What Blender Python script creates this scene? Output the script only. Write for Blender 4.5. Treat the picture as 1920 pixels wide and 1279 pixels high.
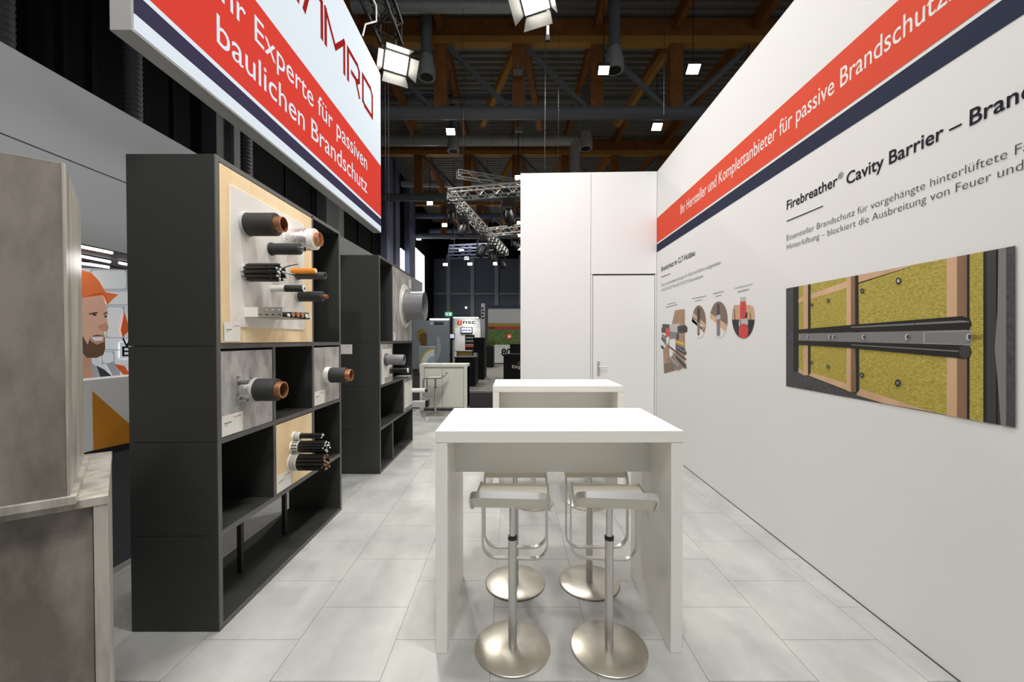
import bpy, math, random
from mathutils import Vector, Matrix
for o in list(bpy.data.objects): bpy.data.objects.remove(o)
random.seed(7)
scene = bpy.context.scene
COL = scene.collection
# ------------------------------------------------------------------ camera
F, PX, PY, TH, CH = 750.0, 960.0, 647.1, 0.0135, 1.54
cd = bpy.data.cameras.new('camera'); cam = bpy.data.objects.new('camera', cd); COL.objects.link(cam)
cam.location = (0, 0, CH); cam.rotation_euler = (math.pi/2 - TH, 0, 0)
cd.sensor_fit = 'HORIZONTAL'; cd.sensor_width = 36; cd.lens = F/1920*36
cd.shift_y = (PY - 639.5)/1920; cd.clip_start = .02; cd.clip_end = 300
scene.camera = cam
# ------------------------------------------------------------------ world, exposure
w = bpy.data.worlds.new('world'); scene.world = w; w.use_nodes = True
w.node_tree.nodes['Background'].inputs[0].default_value = (.86, .93, 1, 1)
w.node_tree.nodes['Background'].inputs[1].default_value = .24
vs = scene.view_settings
vs.view_transform = 'Standard'; vs.look = 'None'; vs.gamma = 1; vs.use_curve_mapping = False; vs.exposure = -0.22
# ------------------------------------------------------------------ pixel -> place helpers
CO, SI = math.cos(TH), math.sin(TH)
def ray(px, py):
    x, u = (px-PX)/F, -(py-PY)/F
    return Vector((x, CO + u*SI, -SI + u*CO))
C0 = Vector((0, 0, CH))
def on_plane(px, py, p, n):
    d = ray(px, py); return C0 + d*((Vector(p)-C0).dot(Vector(n))/d.dot(Vector(n)))
def on_z(px, py, z): return on_plane(px, py, (0,0,z), (0,0,1))
def on_x(px, py, x): return on_plane(px, py, (x,0,0), (1,0,0))
def on_y(px, py, y): return on_plane(px, py, (0,y,0), (0,1,0))
def depth(p): return p[1]*CO + (CH-p[2])*SI
def x_at(px, p): return (px-PX)/F*depth(p)
# ------------------------------------------------------------------ materials
def mat(name, col, rough=.5, metal=0, emit=0, ecol=None, noise=None, col2=None, bump=0, stretch=(1,1,1), spec=.5, coat=0):
    m = bpy.data.materials.new(name); m.use_nodes = True
    nt = m.node_tree; b = nt.nodes['Principled BSDF']
    b.inputs['Base Color'].default_value = (*col, 1); b.inputs['Roughness'].default_value = rough
    b.inputs['Metallic'].default_value = metal; b.inputs['Specular IOR Level'].default_value = spec
    if coat: b.inputs['Coat Weight'].default_value = coat
    if emit:
        b.inputs['Emission Color'].default_value = (*(ecol or col), 1); b.inputs['Emission Strength'].default_value = emit
    if noise:
        tc = nt.nodes.new('ShaderNodeTexCoord'); mp = nt.nodes.new('ShaderNodeMapping'); mp.inputs['Scale'].default_value = stretch
        geo = nt.nodes.new('ShaderNodeNewGeometry')
        nt.links.new(geo.outputs['Position'], mp.inputs['Vector'])
        n = nt.nodes.new('ShaderNodeTexNoise'); n.inputs['Scale'].default_value = noise; n.inputs['Detail'].default_value = 6; n.inputs['Roughness'].default_value = .62
        nt.links.new(mp.outputs[0], n.inputs['Vector'])
        r = nt.nodes.new('ShaderNodeValToRGB'); r.color_ramp.elements[0].position = .38 if 'concrete' in name else .36; r.color_ramp.elements[1].position = .60 if 'concrete' in name else .66
        r.color_ramp.elements[0].color = (*(col2 or col), 1); r.color_ramp.elements[1].color = (*col, 1)
        nt.links.new(n.outputs[0], r.inputs[0]); nt.links.new(r.outputs[0], b.inputs['Base Color'])
        if emit and ecol is None: nt.links.new(r.outputs[0], b.inputs['Emission Color'])
        if bump:
            bp = nt.nodes.new('ShaderNodeBump'); bp.inputs['Strength'].default_value = bump; bp.inputs['Distance'].default_value = .004
            nt.links.new(n.outputs[0], bp.inputs['Height']); nt.links.new(bp.outputs[0], b.inputs['Normal'])
    return m
M = {}
def D(k, *a, **kw): M[k] = mat(k, *a, **kw)
D('white_wall', (.80,.80,.79), .75, spec=.08)
D('white_panel', (.80,.80,.80), .5)
D('table_white', (.84,.83,.79), .32)
D('cream', (.80,.79,.70), .4)
D('seat_laminate', (.76,.73,.64), .3)
D('steel', (.68,.67,.65), .38, 1)
D('steel_satin', (.62,.59,.53), .36, 1, noise=14, col2=(.55,.52,.46))
D('chrome', (.62,.62,.62), .18, 1)
D('galva', (.50,.49,.46), .45, .85)
D('foil', (.86,.86,.85), .22, .9, noise=60, col2=(.62,.62,.62), bump=.8)
D('copper', (.62,.30,.15), .34, .9)
D('rubber', (.022,.023,.022), .65)
D('cable', (.012,.012,.012), .3)
D('cable_core', (.75,.74,.70), .5)
D('grey_pvc', (.19,.195,.20), .34)
D('dark_pvc', (.055,.057,.06), .4)
D('pale_grey', (.42,.42,.41), .6)
D('orange', (.85,.30,.02), .45)
D('white_plastic', (.80,.79,.74), .45)
D('rack', (.030,.031,.028), .5)
D('rack_edge', (.10,.10,.097), .5)
D('rack_back', (.012,.012,.012), .6)
D('spruce', (.88,.71,.46), .55, noise=5, col2=(.80,.58,.32), stretch=(1,1,.16))
D('white_board', (.80,.78,.73), .6, noise=7, col2=(.74,.71,.66))
D('concrete_board', (.46,.45,.43), .6, noise=7, col2=(.27,.265,.25), stretch=(1,1.5,.7))
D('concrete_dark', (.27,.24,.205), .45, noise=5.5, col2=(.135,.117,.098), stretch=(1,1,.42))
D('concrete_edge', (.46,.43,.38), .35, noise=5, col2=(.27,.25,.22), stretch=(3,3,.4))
D('floor_tile', (.47,.475,.455), .42, noise=3.4, col2=(.36,.365,.35), stretch=(1,.55,1))
D('grout', (.22,.22,.21), .8)
D('hall_carpet', (.012,.012,.0125), .95, noise=40, col2=(.008,.008,.0085), spec=.1)
D('hall_plank', (.11,.107,.09), .7, noise=4, col2=(.07,.066,.055), stretch=(4,.3,1))
D('red_print', (.72,.085,.045),.75, spec=.08)
D('dark_red', (.26,.03,.02), .7)
D('navy_print', (.028,.034,.065),.75, spec=.08)
D('ink', (.018,.02,.03),.75, spec=.08)
D('ink_light', (.07,.07,.075),.75, spec=.08)
D('ink_pale', (.28,.28,.30),.75, spec=.08)
D('white_print', (.82,.80,.78),.75, spec=.08)
D('gap', (.06,.06,.06), .7)
D('lightbox_white', (.12,.13,.14), .8, emit=.84, ecol=(.84,.92,1), spec=.0)
D('lightbox_red', (.12,.01,.008), .8, emit=.74, ecol=(.88,.075,.05), spec=0)
D('lightbox_navy', (.02,.018,.035), .7, emit=.5, ecol=(.06,.052,.10), spec=0)
D('lightbox_logo', (.04,.0,.0), .9, emit=.5, ecol=(.66,.045,.035), spec=0)
D('aluminium', (.46,.46,.45), .45, .3)
D('black_metal', (.012,.012,.013), .5)
D('fascia', (.29,.305,.32), .6)
D('timber', (.42,.16,.035), .6, noise=3, col2=(.30,.11,.024))
D('timber_light', (.62,.30,.06), .6)
D('roof_deck', (.34,.335,.30), .6)
D('pipe_grey', (.20,.215,.225), .5)
D('duct', (.55,.56,.56), .45, .3)
D('hall_wall', (.004,.004,.0045), .9, spec=.1)
D('hall_panel', (.13,.145,.18), .6)
D('side_frame', (.006,.006,.0065), .9, spec=.1)
D('mullion', (.36,.36,.35), .5)
D('column', (.035,.037,.04), .7)
D('column_mid', (.085,.088,.09), .7)
D('column_blue', (.17,.19,.30), .6)
D('truss_alu', (.70,.70,.68), .35, .4)
D('lamp_glow', (1,1,1), .5, emit=34, ecol=(1,.96,.86))
D('far_glow', (1,1,1), .5, emit=30, ecol=(1,.95,.86))
D('tube_glow', (1,1,1), .5, emit=5, ecol=(1,.97,.92))
D('window_glow', (1,1,1), .5, emit=2.2, ecol=(.80,.90,1))
D('lamp_flap', (.10,.10,.095), .5, .3)
D('dark_unit', (.009,.0095,.010), .6, spec=.2)
D('charcoal', (.060,.062,.075), .6)
D('olive', (.20,.15,.02), .5)
D('green_leaf', (.10,.17,.035), .7, noise=9, col2=(.03,.07,.015))
D('screen', (.5,.55,.7), .3, emit=.7, ecol=(.55,.62,.85))
D('exit_green', (.05,.5,.2), .5, emit=.7, ecol=(.12,.62,.32))
D('exit_white', (.9,.9,.9), .5, emit=.9)
D('far_white', (.74,.75,.74), .6)
D('far_grey', (.30,.31,.33), .6)
D('poster_blue', (.17,.20,.23), .6)
D('brown_print', (.10,.05,.02), .6)
D('yellow_print', (.50,.42,.05), .6)
D('sky_print', (.32,.45,.55), .6)
D('wool', (.56,.46,.09), .8, noise=95, col2=(.30,.24,.03), stretch=(1,.7,1.8))
D('batten', (.70,.46,.28), .6, noise=5, col2=(.58,.36,.2), stretch=(1,1,.2))
D('batten_shadow', (.30,.165,.09), .6, noise=5, col2=(.20,.11,.06), stretch=(1,1,.2))
D('print_black', (.010,.010,.010), .45)
D('print_dark', (.040,.040,.043), .5)
D('print_slate', (.075,.075,.078), .5, noise=40, col2=(.045,.045,.048))
D('print_mid', (.20,.20,.20), .5)
D('print_light', (.5,.5,.5), .5)
D('print_red', (.62,.05,.05), .5)
D('print_wood', (.46,.29,.18), .6, noise=9, col2=(.33,.2,.12), stretch=(1,1,.3))
D('print_wood_dark', (.21,.15,.11), .6)
D('print_yellow', (.75,.50,.04), .6)
for k, c in dict(p_bg=(.80,.84,.87), p_brick=(.90,.92,.94), p_joint=(.45,.49,.53), p_hat=(.90,.22,.07), p_hat2=(.72,.13,.03), p_skin=(.78,.47,.34), p_skin2=(.62,.33,.22),
                 p_beard=(.15,.085,.05), p_dark=(.05,.05,.055), p_teeth=(.9,.88,.85), p_shirt=(.42,.43,.46)).items():
    D(k, c, .5, emit=.42)
D('orange_panel', (.62,.25,.02), .5)
# ------------------------------------------------------------------ mesh builder
class MB:
    def __init__(s): s.v=[]; s.f=[]; s.m=[]; s.sm=[]
    def face(s, pts, mi=0, smooth=False):
        b=len(s.v); s.v += [tuple(p) for p in pts]; s.f.append(tuple(range(b,b+len(pts)))); s.m.append(mi); s.sm.append(smooth)
    def hexa(s, c, mi=0):          # 8 corners: bottom 4 ccw, top 4 ccw
        b=len(s.v); s.v += [tuple(p) for p in c]
        for q in ((3,2,1,0),(4,5,6,7),(0,1,5,4),(1,2,6,5),(2,3,7,6),(3,0,4,7)):
            s.f.append(tuple(b+i for i in q)); s.m.append(mi); s.sm.append(False)
        return s
    def box(s, a, b, mi=0):
        x0,x1=sorted((a[0],b[0])); y0,y1=sorted((a[1],b[1])); z0,z1=sorted((a[2],b[2]))
        return s.hexa([(x0,y0,z0),(x1,y0,z0),(x1,y1,z0),(x0,y1,z0),(x0,y0,z1),(x1,y0,z1),(x1,y1,z1),(x0,y1,z1)], mi)
    def prism(s, base, z0, z1, mi=0):      # plan polygon (ccw) extruded up
        n=len(base); b=len(s.v)
        s.v += [(p[0],p[1],z0) for p in base] + [(p[0],p[1],z1) for p in base]
        s.f.append(tuple(b+i for i in reversed(range(n)))); s.f.append(tuple(b+n+i for i in range(n)))
        for i in range(n): j=(i+1)%n; s.f.append((b+i,b+j,b+n+j,b+n+i))
        s.m += [mi]*(n+2); s.sm += [False]*(n+2); return s
    def lathe(s, o, axis, prof, seg=24, mi=0, mis=None):
        o=Vector(o); ax=Vector(axis).normalized(); t=Vector((0,0,1)) if abs(ax.z)<.9 else Vector((1,0,0))
        e1=ax.cross(t).normalized(); e2=ax.cross(e1)
        b=len(s.v)
        for d,r in prof:
            for k in range(seg):
                a=2*math.pi*k/seg; s.v.append(tuple(o+ax*d+(e1*math.cos(a)+e2*math.sin(a))*r))
        for i in range(len(prof)-1):
            for k in range(seg):
                j=(k+1)%seg; s.f.append((b+i*seg+k,b+(i+1)*seg+k,b+(i+1)*seg+j,b+i*seg+j)); s.m.append(mis[i] if mis else mi); s.sm.append(True)
        if prof[0][1]>0: s.f.append(tuple(b+k for k in range(seg))); s.m.append(mi); s.sm.append(False)
        if prof[-1][1]>0: s.f.append(tuple(b+(len(prof)-1)*seg+k for k in reversed(range(seg)))); s.m.append(mis[-1] if mis else mi); s.sm.append(False)
        return s
    def tube(s, a, b, r, seg=10, mi=0):
        a=Vector(a); b=Vector(b); return s.lathe(a, b-a, [(0,r),((b-a).length,r)], seg, mi)
    def bar(s, a, b, wx, wy, mi=0, up=(0,0,1)):
        a=Vector(a); b=Vector(b); ax=(b-a).normalized(); u=Vector(up)
        if abs(ax.dot(u))>.95: u=Vector((0,1,0))
        e1=ax.cross(u).normalized()*wx/2; e2=ax.cross(e1).normalized()*wy/2
        return s.hexa([a-e1-e2,a+e1-e2,a+e1+e2,a-e1+e2,b-e1-e2,b+e1-e2,b+e1+e2,b-e1+e2], mi)
    def path(s, pts, r, seg=8, mi=0):
        pts=[Vector(p) for p in pts]
        for i in range(len(pts)-1): s.tube(pts[i], pts[i+1], r, seg, mi)
        return s
    def build(s, name, mats, parent=None, bevel=0, label=None, loc=None):
        me=bpy.data.meshes.new(name); me.from_pydata(s.v,[],s.f)
        for m in (mats if isinstance(mats,(list,tuple)) else [mats]): me.materials.append(M[m])
        me.polygons.foreach_set('material_index', s.m); me.polygons.foreach_set('use_smooth', s.sm)
        me.update()
        import bmesh
        bm=bmesh.new(); bm.from_mesh(me); bmesh.ops.recalc_face_normals(bm, faces=bm.faces) if len(s.f)>5 else None; bm.to_mesh(me); bm.free()
        me.set_sharp_from_angle(angle=math.radians(40))
        o=bpy.data.objects.new(name, me); COL.objects.link(o)
        if parent is not None:
            o.parent=parent; o.matrix_parent_inverse=parent.matrix_basis.inverted() if loc is None else Matrix()
        if bevel:
            bv=o.modifiers.new('bevel','BEVEL'); bv.width=bevel; bv.segments=2; bv.limit_method='ANGLE'
        if label: o['label']=label
        return o
def tag(o, label, cat, group=None):
    o['label']=label; o['category']=cat
    if group: o['group']=group
    return o
def thing(name, label, cat, loc=(0,0,0), group=None):
    o=bpy.data.objects.new(name, None); COL.objects.link(o); o.location=loc; o.empty_display_size=.1
    return tag(o, label, cat, group)
def struct(o): o['kind']='structure'; return o
def dup(root, loc, rz, label, group=None):
    r=root.copy(); COL.objects.link(r); r.location=loc; r.rotation_euler=(0,0,rz); r['label']=label
    if group: r['group']=group
    for ch in root.children:
        c=ch.copy(); COL.objects.link(c); c.parent=r; c.matrix_parent_inverse=ch.matrix_parent_inverse.copy()
        for g in ch.children:
            d=g.copy(); COL.objects.link(d); d.parent=c; d.matrix_parent_inverse=g.matrix_parent_inverse.copy()
    return r
# ------------------------------------------------------------------ flat print helpers
_tc={}
def text_mesh(body, weight):
    k=(body,weight)
    if k in _tc: return _tc[k]
    c=bpy.data.curves.new('t','FONT'); c.body=body; c.size=1; c.offset=weight; c.resolution_u=4; c.space_character=1.0
    o=bpy.data.objects.new('t',c); COL.objects.link(o); bpy.context.view_layer.update()
    me=bpy.data.meshes.new_from_object(o.evaluated_get(bpy.context.evaluated_depsgraph_get()))
    V=[v.co.copy() for v in me.vertices]; P=[tuple(p.vertices) for p in me.polygons]
    bpy.data.objects.remove(o); bpy.data.curves.remove(c); bpy.data.meshes.remove(me)
    _tc[k]=(V,P); return _tc[k]
CAP=.729
def lettering(body, org, right, width, cap, material, parent, weight=0, up=(0,0,1), off=None, name='lettering'):
    """text from org along right: width metres wide (or None: natural), capital height cap"""
    V,P=text_mesh(body,weight)
    x0=min(v.x for v in V); x1=max(v.x for v in V); sy=cap/.70; sx=(width/(x1-x0)) if width else sy
    right=Vector(right).normalized(); up=Vector(up); org=Vector(org)+(Vector(off) if off else Vector())
    b=MB(); b.v=[tuple(org+right*(v.x-x0)*sx+up*v.y*sy) for v in V]; b.f=list(P); b.m=[0]*len(P); b.sm=[False]*len(P)
    return b.build(name, material, parent)
# ================================================================== SETTING
# ---- booth floor: half-bond square vinyl tiles on a slab
fl=MB().box((-4.6,-1.5,-.05),(2.35,8.95,-.003)).build('floor','grout'); struct(fl)
tb=MB(); g=.0012; T=.5
tb.box((g,g,-.003),(T-g,T-g,0)); tile_mesh=None
x0=-1.087-7*T*.99
for i in range(14):
    for j in range(21):
        x=x0+i*.4945; y=2.033-6*.502+j*.502+(.251 if i%2 else 0)
        if y+T>8.95 or x+T>2.4 : continue
        if tile_mesh is None:
            t=tb.build('tile','floor_tile',fl); tile_mesh=t.data
        else:
            t=bpy.data.objects.new('tile',tile_mesh); COL.objects.link(t); t.parent=fl
        t.location=(x,y,0); t.scale=(.4945/T,1.004,1)
hf=MB().box((-30,-12,-.12),(30,48,-.055)).build('floor_hall','hall_carpet'); struct(hf)
pl=MB().box((-1.6,12.0,-.055),(9,46,.0)).build('floor_platform','hall_plank'); struct(pl)
MB().box((-1.6,11.96,-.055),(9,12.0,.004)).build('edge_profile','mullion',pl)
# ---- right wall, slightly turned
wa=on_z(1280,872,0); wb=on_z(1800,1279,0)
wd=(wa-wb); wd.z=0; wd.normalize()                 # pointing away from the camera
wn=Vector((-wd.y,wd.x,0))                           # pointing into the booth (-x)
def on_w(px,py,off=0): return on_plane(px,py,wb+wn*off,wn)
corner=on_w(1231,600); corner.z=0; HW=4.0
near=corner-wd*7.2
wr=MB().prism([corner-wn*.12,near-wn*.12,near,corner],0,HW).build('wall_right','white_wall'); struct(wr)
def wall_poly(b, pts, off, mi=0): b.face([on_w(x,y,off) for x,y in pts], mi)
def band(z0,z1,name,m):
    a=corner+wn*.0015; c=near+wn*.0015
    b=MB(); b.face([(a.x,a.y,z0),(c.x,c.y,z0),(c.x,c.y,z1),(a.x,a.y,z1)]); return b.build(name,m,wr)
zr1=(on_w(1231,406).z+on_w(1500,176).z)/2; zr0=(on_w(1231,455).z+on_w(1500,265).z)/2
band(zr0,zr1,'red_band','red_print')
zn1=(on_w(1231,457).z+on_w(1500,273).z)/2; zn0=(on_w(1231,472).z+on_w(1500,303).z)/2
band(zn0,zn1,'navy_band','navy_print')
def wall_text(body,p0,p1,capx,m,weight=0):
    """p0 baseline start px, p1 baseline end px, capx = px height of a capital at the start"""
    a=on_w(*p0,.002); c=on_w(*p1,.002); top=on_w(p0[0],p0[1]-capx,.002)
    wdt=(Vector((c.x,c.y,0))-Vector((a.x,a.y,0))).length; cap=top.z-a.z; a.z=(a.z+c.z)/2
    return lettering(body,a,-wd,wdt,cap,m,wr,weight)
def wall_line(p0,p1,h):      # caption too small to read in the photograph
    b=MB(); b.face([on_w(p0[0],p0[1],.002),on_w(p1[0],p1[1],.002),on_w(p1[0],p1[1]-h*.45,.002),on_w(p0[0],p0[1]-h*.45,.002)]); b.build('printed_line','ink_pale',wr)
wall_text('Ihr Hersteller und Komplettanbieter für passive Brandschutzl',(1276,398),(1785,10),18,'white_print',.004)
wall_text('Firebreather',(1475,393),(1570,348),17,'ink',.012)
wall_text('®',(1571,337),(1581,333),11,'ink',0)
wall_text('Cavity Barrier – Brand',(1587,336),(1940,195),22,'ink',.012)
wall_text('Essentieller Brandschutz für vorgehängte hinterlüftete Fa',(1475,448.5),(1932,286),10.5,'ink_light',-.012)
wall_text('Hinterlüftung – blockiert die Ausbreitung von Feuer und',(1475,467),(1918,321),10.5,'ink_light',-.012)
wall_text('Brandschutz im CLT-Holzbau',(1240,509),(1303,479),9,'ink',.008)
wall_text('Einzel- und Kombiabschottungen für Kabel und Rohre nachgewiesen',(1240,537),(1351,496),5.5,'ink_pale',-.004)
wall_text('in EI 30, EI 60, EI 90 und EI 120 (CTI) Konstruktionen',(1240,547),(1318,520.5),5.5,'ink_pale',-.004)
wall_text('Kunststoffabwasserrohre',(1377,542.5),(1411,534),3.6,'ink_pale')
wall_line((1383,548.5),(1404,543),3.6)
wall_line((1337,551.5),(1357,547),3)
wall_line((1342,556.5),(1352,554),3)
wall_line((1297,561),(1324,555.5),2.6)
wall_line((1303,565.5),(1317,562.5),2.6)
wall_line((1251,571.5),(1267,567.5),2.6)
wall_line((1248,577),(1270,571.5),2.6)
b=MB(); wall_poly(b,[(1475,416),(1543,387.5),(1543,385.5),(1475,414)],.002); b.build('rule','ink',wr)
b=MB(); wall_poly(b,[(1240,520.5),(1257,513.5),(1257,512.5),(1240,519.3)],.002); b.build('rule','ink',wr)
MB().prism([corner+wn*.001,near+wn*.001,near+wn*.004,corner+wn*.004],0,.006).build('floor_joint','gap',wr)
# ---- the large picture printed on the right wall
LAY=[0]
def pic(name,label,cat,mats,origin,scale,shapes,group=None):
    b=MB()
    for i,(mi,pts) in enumerate(shapes):
        wall_poly(b,[(origin[0]+x/scale,origin[1]+y/scale) for x,y in pts],.002+.00012*i,mats.index(mi))
    return tag(b.build(name,mats),label,cat,group)
def tp(x): return 350-278*(x-48)/1487
def bt(x): return 982+268*(x-48)/1475
def col_(x0_,x1_,a=None,c=None): return [(x0_,a if a else tp(x0_)),(x1_,a if a else tp(x1_)),(x1_,c if c else bt(x1_)),(x0_,c if c else bt(x0_))]
def disc(x,y,rx,ry=None,n=14): return [(x+rx*math.cos(6.2832*k/n),y+(ry or rx)*math.sin(6.2832*k/n)) for k in range(n)]
S=[('print_dark',col_(48,1530)),('print_slate',[(48,350),(95,341),(95,985),(48,982)]),('print_black',[(95,342),(130,335),(130,890),(95,885)]),
   ('wool',[(130,tp(130)),(1088,tp(1088)),(1088,bt(1088)-2),(700,1095),(500,1020),(130,885)]),
   ('print_slate',[(48,890),(120,890),(440,1015),(690,bt(690)),(48,982)]),
   ('batten',[(128,415),(445,300),(445,340),(128,442)]),('batten',[(205,395),(445,305),(445,343),(205,418)]),
   ('batten',[(512,266),(515,262),(860,200),(865,203),(512,312)]),
   ('print_black',[(512,312),(865,203),(890,196),(512,320)]),
   ('batten',[(128,868),(170,880),(170,915),(128,893)]),('batten',[(198,890),(440,965),(440,1008),(198,915)]),
   ('batten',[(505,990),(900,1120),(1040,bt(1040)-5),(690,1097),(505,1040)]),
   ('batten',col_(160,190,c=912)),('print_black',col_(190,206,c=905)),
   ('batten',[(440,tp(440)+2),(470,tp(470)+2),(470,1022),(440,1010)]),('batten_shadow',[(468,tp(468)+2),(495,tp(495)),(495,1022),(468,1022)]),('print_black',[(495,tp(495)),(515,tp(515)),(522,1010),(500,1035)]),
   ('batten',col_(1088,1158)),('batten_shadow',col_(1156,1222)),('print_black',col_(1220,1240)),
   ('wool',col_(1238,1328)),('print_black',col_(1326,1350)),('print_dark',col_(1348,1410)),('print_mid',[(1425,tp(1425)),(1474,tp(1474)),(1474,bt(1474)),(1440,bt(1440)),(1415,900),(1400,740),(1418,500)]),('print_slate',col_(1474,1534)),
   ('print_black',[(105,618),(470,585),(1190,528),(1240,545),(1252,585),(1235,612),(1180,618),(470,632),(105,640)]),
   ('print_mid',[(470,597),(1190,556),(1235,562),(1235,568),(470,604)]),
   ('print_mid',[(135,642),(1180,618),(1250,620),(1250,720),(1180,722),(135,688)]),
   ('print_light',[(940,632),(1250,622),(1250,716),(940,706)]),('print_mid',[(945,634),(1245,625),(1245,713),(945,704)]),
   ('print_black',[(105,686),(1190,716),(1240,728),(1250,762),(1235,795),(1200,806),(1160,800),(470,735),(105,712)]),
   ('print_mid',[(470,712),(1165,752),(1165,760),(470,717)]),('print_dark',disc(1206,760,36,44))]
for x,y,r in ((775,300,17),(540,365,13),(320,428,10),(214,455,8),(213,830,8),(318,855,10),(538,910,13),(771,962,18)):
    S.append(('print_black',disc(x,y,r,r*1.25)))
    S.append(('print_light' if (x,y)==(775,300) else 'print_mid',disc(x,y,r*.55,r*.7)))
for x,r in ((190,7),(330,9),(356,9),(550,12),(832,15),(1232,18)):
    S.append(('print_light',disc(x,664,r,r*1.4))); S.append(('print_dark',disc(x+r*.3,664,r*.6,r)))
for k in range(4): S.append(('print_black',disc(1262+k*16,664,7,12))); S.append(('wool',disc(1262+k*16,664,4,8)))
for pr in ((882,575,882,605),): S.append(('print_black',[(880,572),(884,572),(884,608),(880,608)]))
PM=['print_dark','print_slate','print_black','wool','batten','batten_shadow','print_mid','print_light']
pic('wall_picture','large picture on the white wall: black tubes crossing yellow insulation and timber battens','picture',PM,(1460,440),3.457,S)
# ---- small pictures on the right wall
def clipd(cx,cy,rx,ry,f0,f1,n=18):   # lens-shaped slice of an ellipse between two heights
    a=[]; 
    for k in range(n+1):
        t=f0+(f1-f0)*k/n; a.append((cx+rx*math.sqrt(max(0,1-t*t)),cy+ry*t))
    for k in range(n+1):
        t=f1+(f0-f1)*k/n; a.append((cx-rx*math.sqrt(max(0,1-t*t)),cy+ry*t))
    return a
def chord(cx,cy,rx,ry,a0,a1,n=16):
    return [(cx+rx*math.cos(a0+(a1-a0)*k/n),cy+ry*math.sin(a0+(a1-a0)*k/n)) for k in range(n+1)]
SM=['print_wood','print_wood_dark','print_black','print_mid','print_light','print_red','print_yellow','white_print','print_dark','batten']
o2,s2=(1220,440),4.568
pic('wall_picture','tallest small wall picture: bundle of pipes and cables through a wooden board','picture',SM,o2,s2,[
  ('print_wood',[(208,648),(292,638),(292,1140),(115,1190),(106,985),(150,930),(185,750)]),
  ('white_print',[(160,900),(210,890),(215,1010),(160,1060)]),('print_wood_dark',[(112,1110),(200,1080),(200,1165),(116,1188)]),
  ('print_dark',[(100,765),(170,770),(165,800),(100,795)]),('print_dark',[(92,795),(140,800),(140,845),(92,838)]),
  ('print_mid',[(95,850),(130,870),(135,960),(95,900)]),('print_black',[(90,880),(125,905),(125,920),(90,895)]),('print_black',[(88,945),(112,960),(112,985),(88,970)]),
  ('print_light',[(160,770),(245,760),(245,830),(160,850)]),('print_red',[(128,805),(165,795),(165,870),(128,880)]),
  ('print_black',[(230,785),(300,775),(315,800),(310,835),(250,845),(230,830)]),('print_mid',[(165,830),(235,840),(243,880),(228,905),(160,870)]),('print_dark',disc(232,872,11,33)),
  ('print_yellow',[(210,905),(285,925),(288,948),(215,925)]),('print_dark',[(215,940),(290,975),(308,1020),(290,1030),(215,985)]),('print_mid',[(225,955),(295,1000),(295,1012),(225,970)]),
  ('print_black',[(150,945),(305,1065),(305,1080),(150,960)]),('print_mid',[(190,1000),(300,1105),(308,1150),(285,1140),(190,1030)]),('print_black',[(215,1035),(303,1120),(300,1150),(215,1060)]),
  ('print_mid',[(160,1040),(245,1115),(250,1160),(225,1160),(155,1065)]),('print_light',[(165,1045),(240,1120),(240,1130),(165,1055)])])
e=(413,748,60,142)
pic('wall_picture','narrowest oval wall picture: black pen-like sealing rod over timber','picture',SM,o2,s2,[('white_print',disc(*e,n=32)),
  ('print_wood_dark',chord(*e,-2.9,.35)),('print_wood',chord(*e,-2.9,-3.13,2)+chord(*e,.35,.75,4)+[(400,760)]),('batten',[(362,668),(470,765),(468,800),(360,700)]),
  ('print_black',[(398,640),(410,622),(424,640),(422,750),(398,755)]),('print_mid',[(398,755),(422,750),(420,845),(400,845)]),('print_black',[(400,845),(420,845),(410,875)])])
e=(583,730,76,158)
pic('wall_picture','middle oval wall picture: grey sealing rod over timber','picture',SM,o2,s2,[('white_print',disc(*e,n=32)),
  ('print_wood_dark',chord(*e,-2.9,.35)),('batten',[(510,672),(652,770),(640,830),(508,715)]),
  ('print_dark',[(566,600),(590,590),(593,690),(566,690)]),('print_mid',[(563,690),(597,690),(595,860),(580,876),(566,860)]),('print_light',[(563,690),(597,685),(597,722),(563,728)]),('print_red',[(570,735),(582,733),(582,742),(570,744)])])
e=(793,710,97,180)
pic('wall_picture','widest oval wall picture: red pipe held by a chrome clamp','picture',SM,o2,s2,[('white_print',disc(*e,n=36)),
  ('batten',clipd(*e,-.60,.12)),('print_black',clipd(*e,.1,.96)),('white_print',chord(*e,-1.57,-.55)+[(840,600)]),
  ('print_light',[(766,535),(815,532),(815,572),(766,575)]),('print_red',[(766,575),(815,570),(822,720),(764,725)]),
  ('print_black',[(715,640),(720,640),(724,740),(718,740)]),('print_black',[(850,672),(856,672),(858,750),(852,750)]),
  ('print_light',[(755,745),(765,725),(820,718),(835,740),(832,775),(755,785)]),('print_mid',[(765,735),(775,730),(775,775),(765,778)]),('print_black',[(815,668),(830,665),(825,715),(805,712)]),
  ('print_red',[(755,800),(770,770),(800,762),(828,775),(838,805),(832,872),(810,886),(780,888),(755,865)])])
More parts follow.
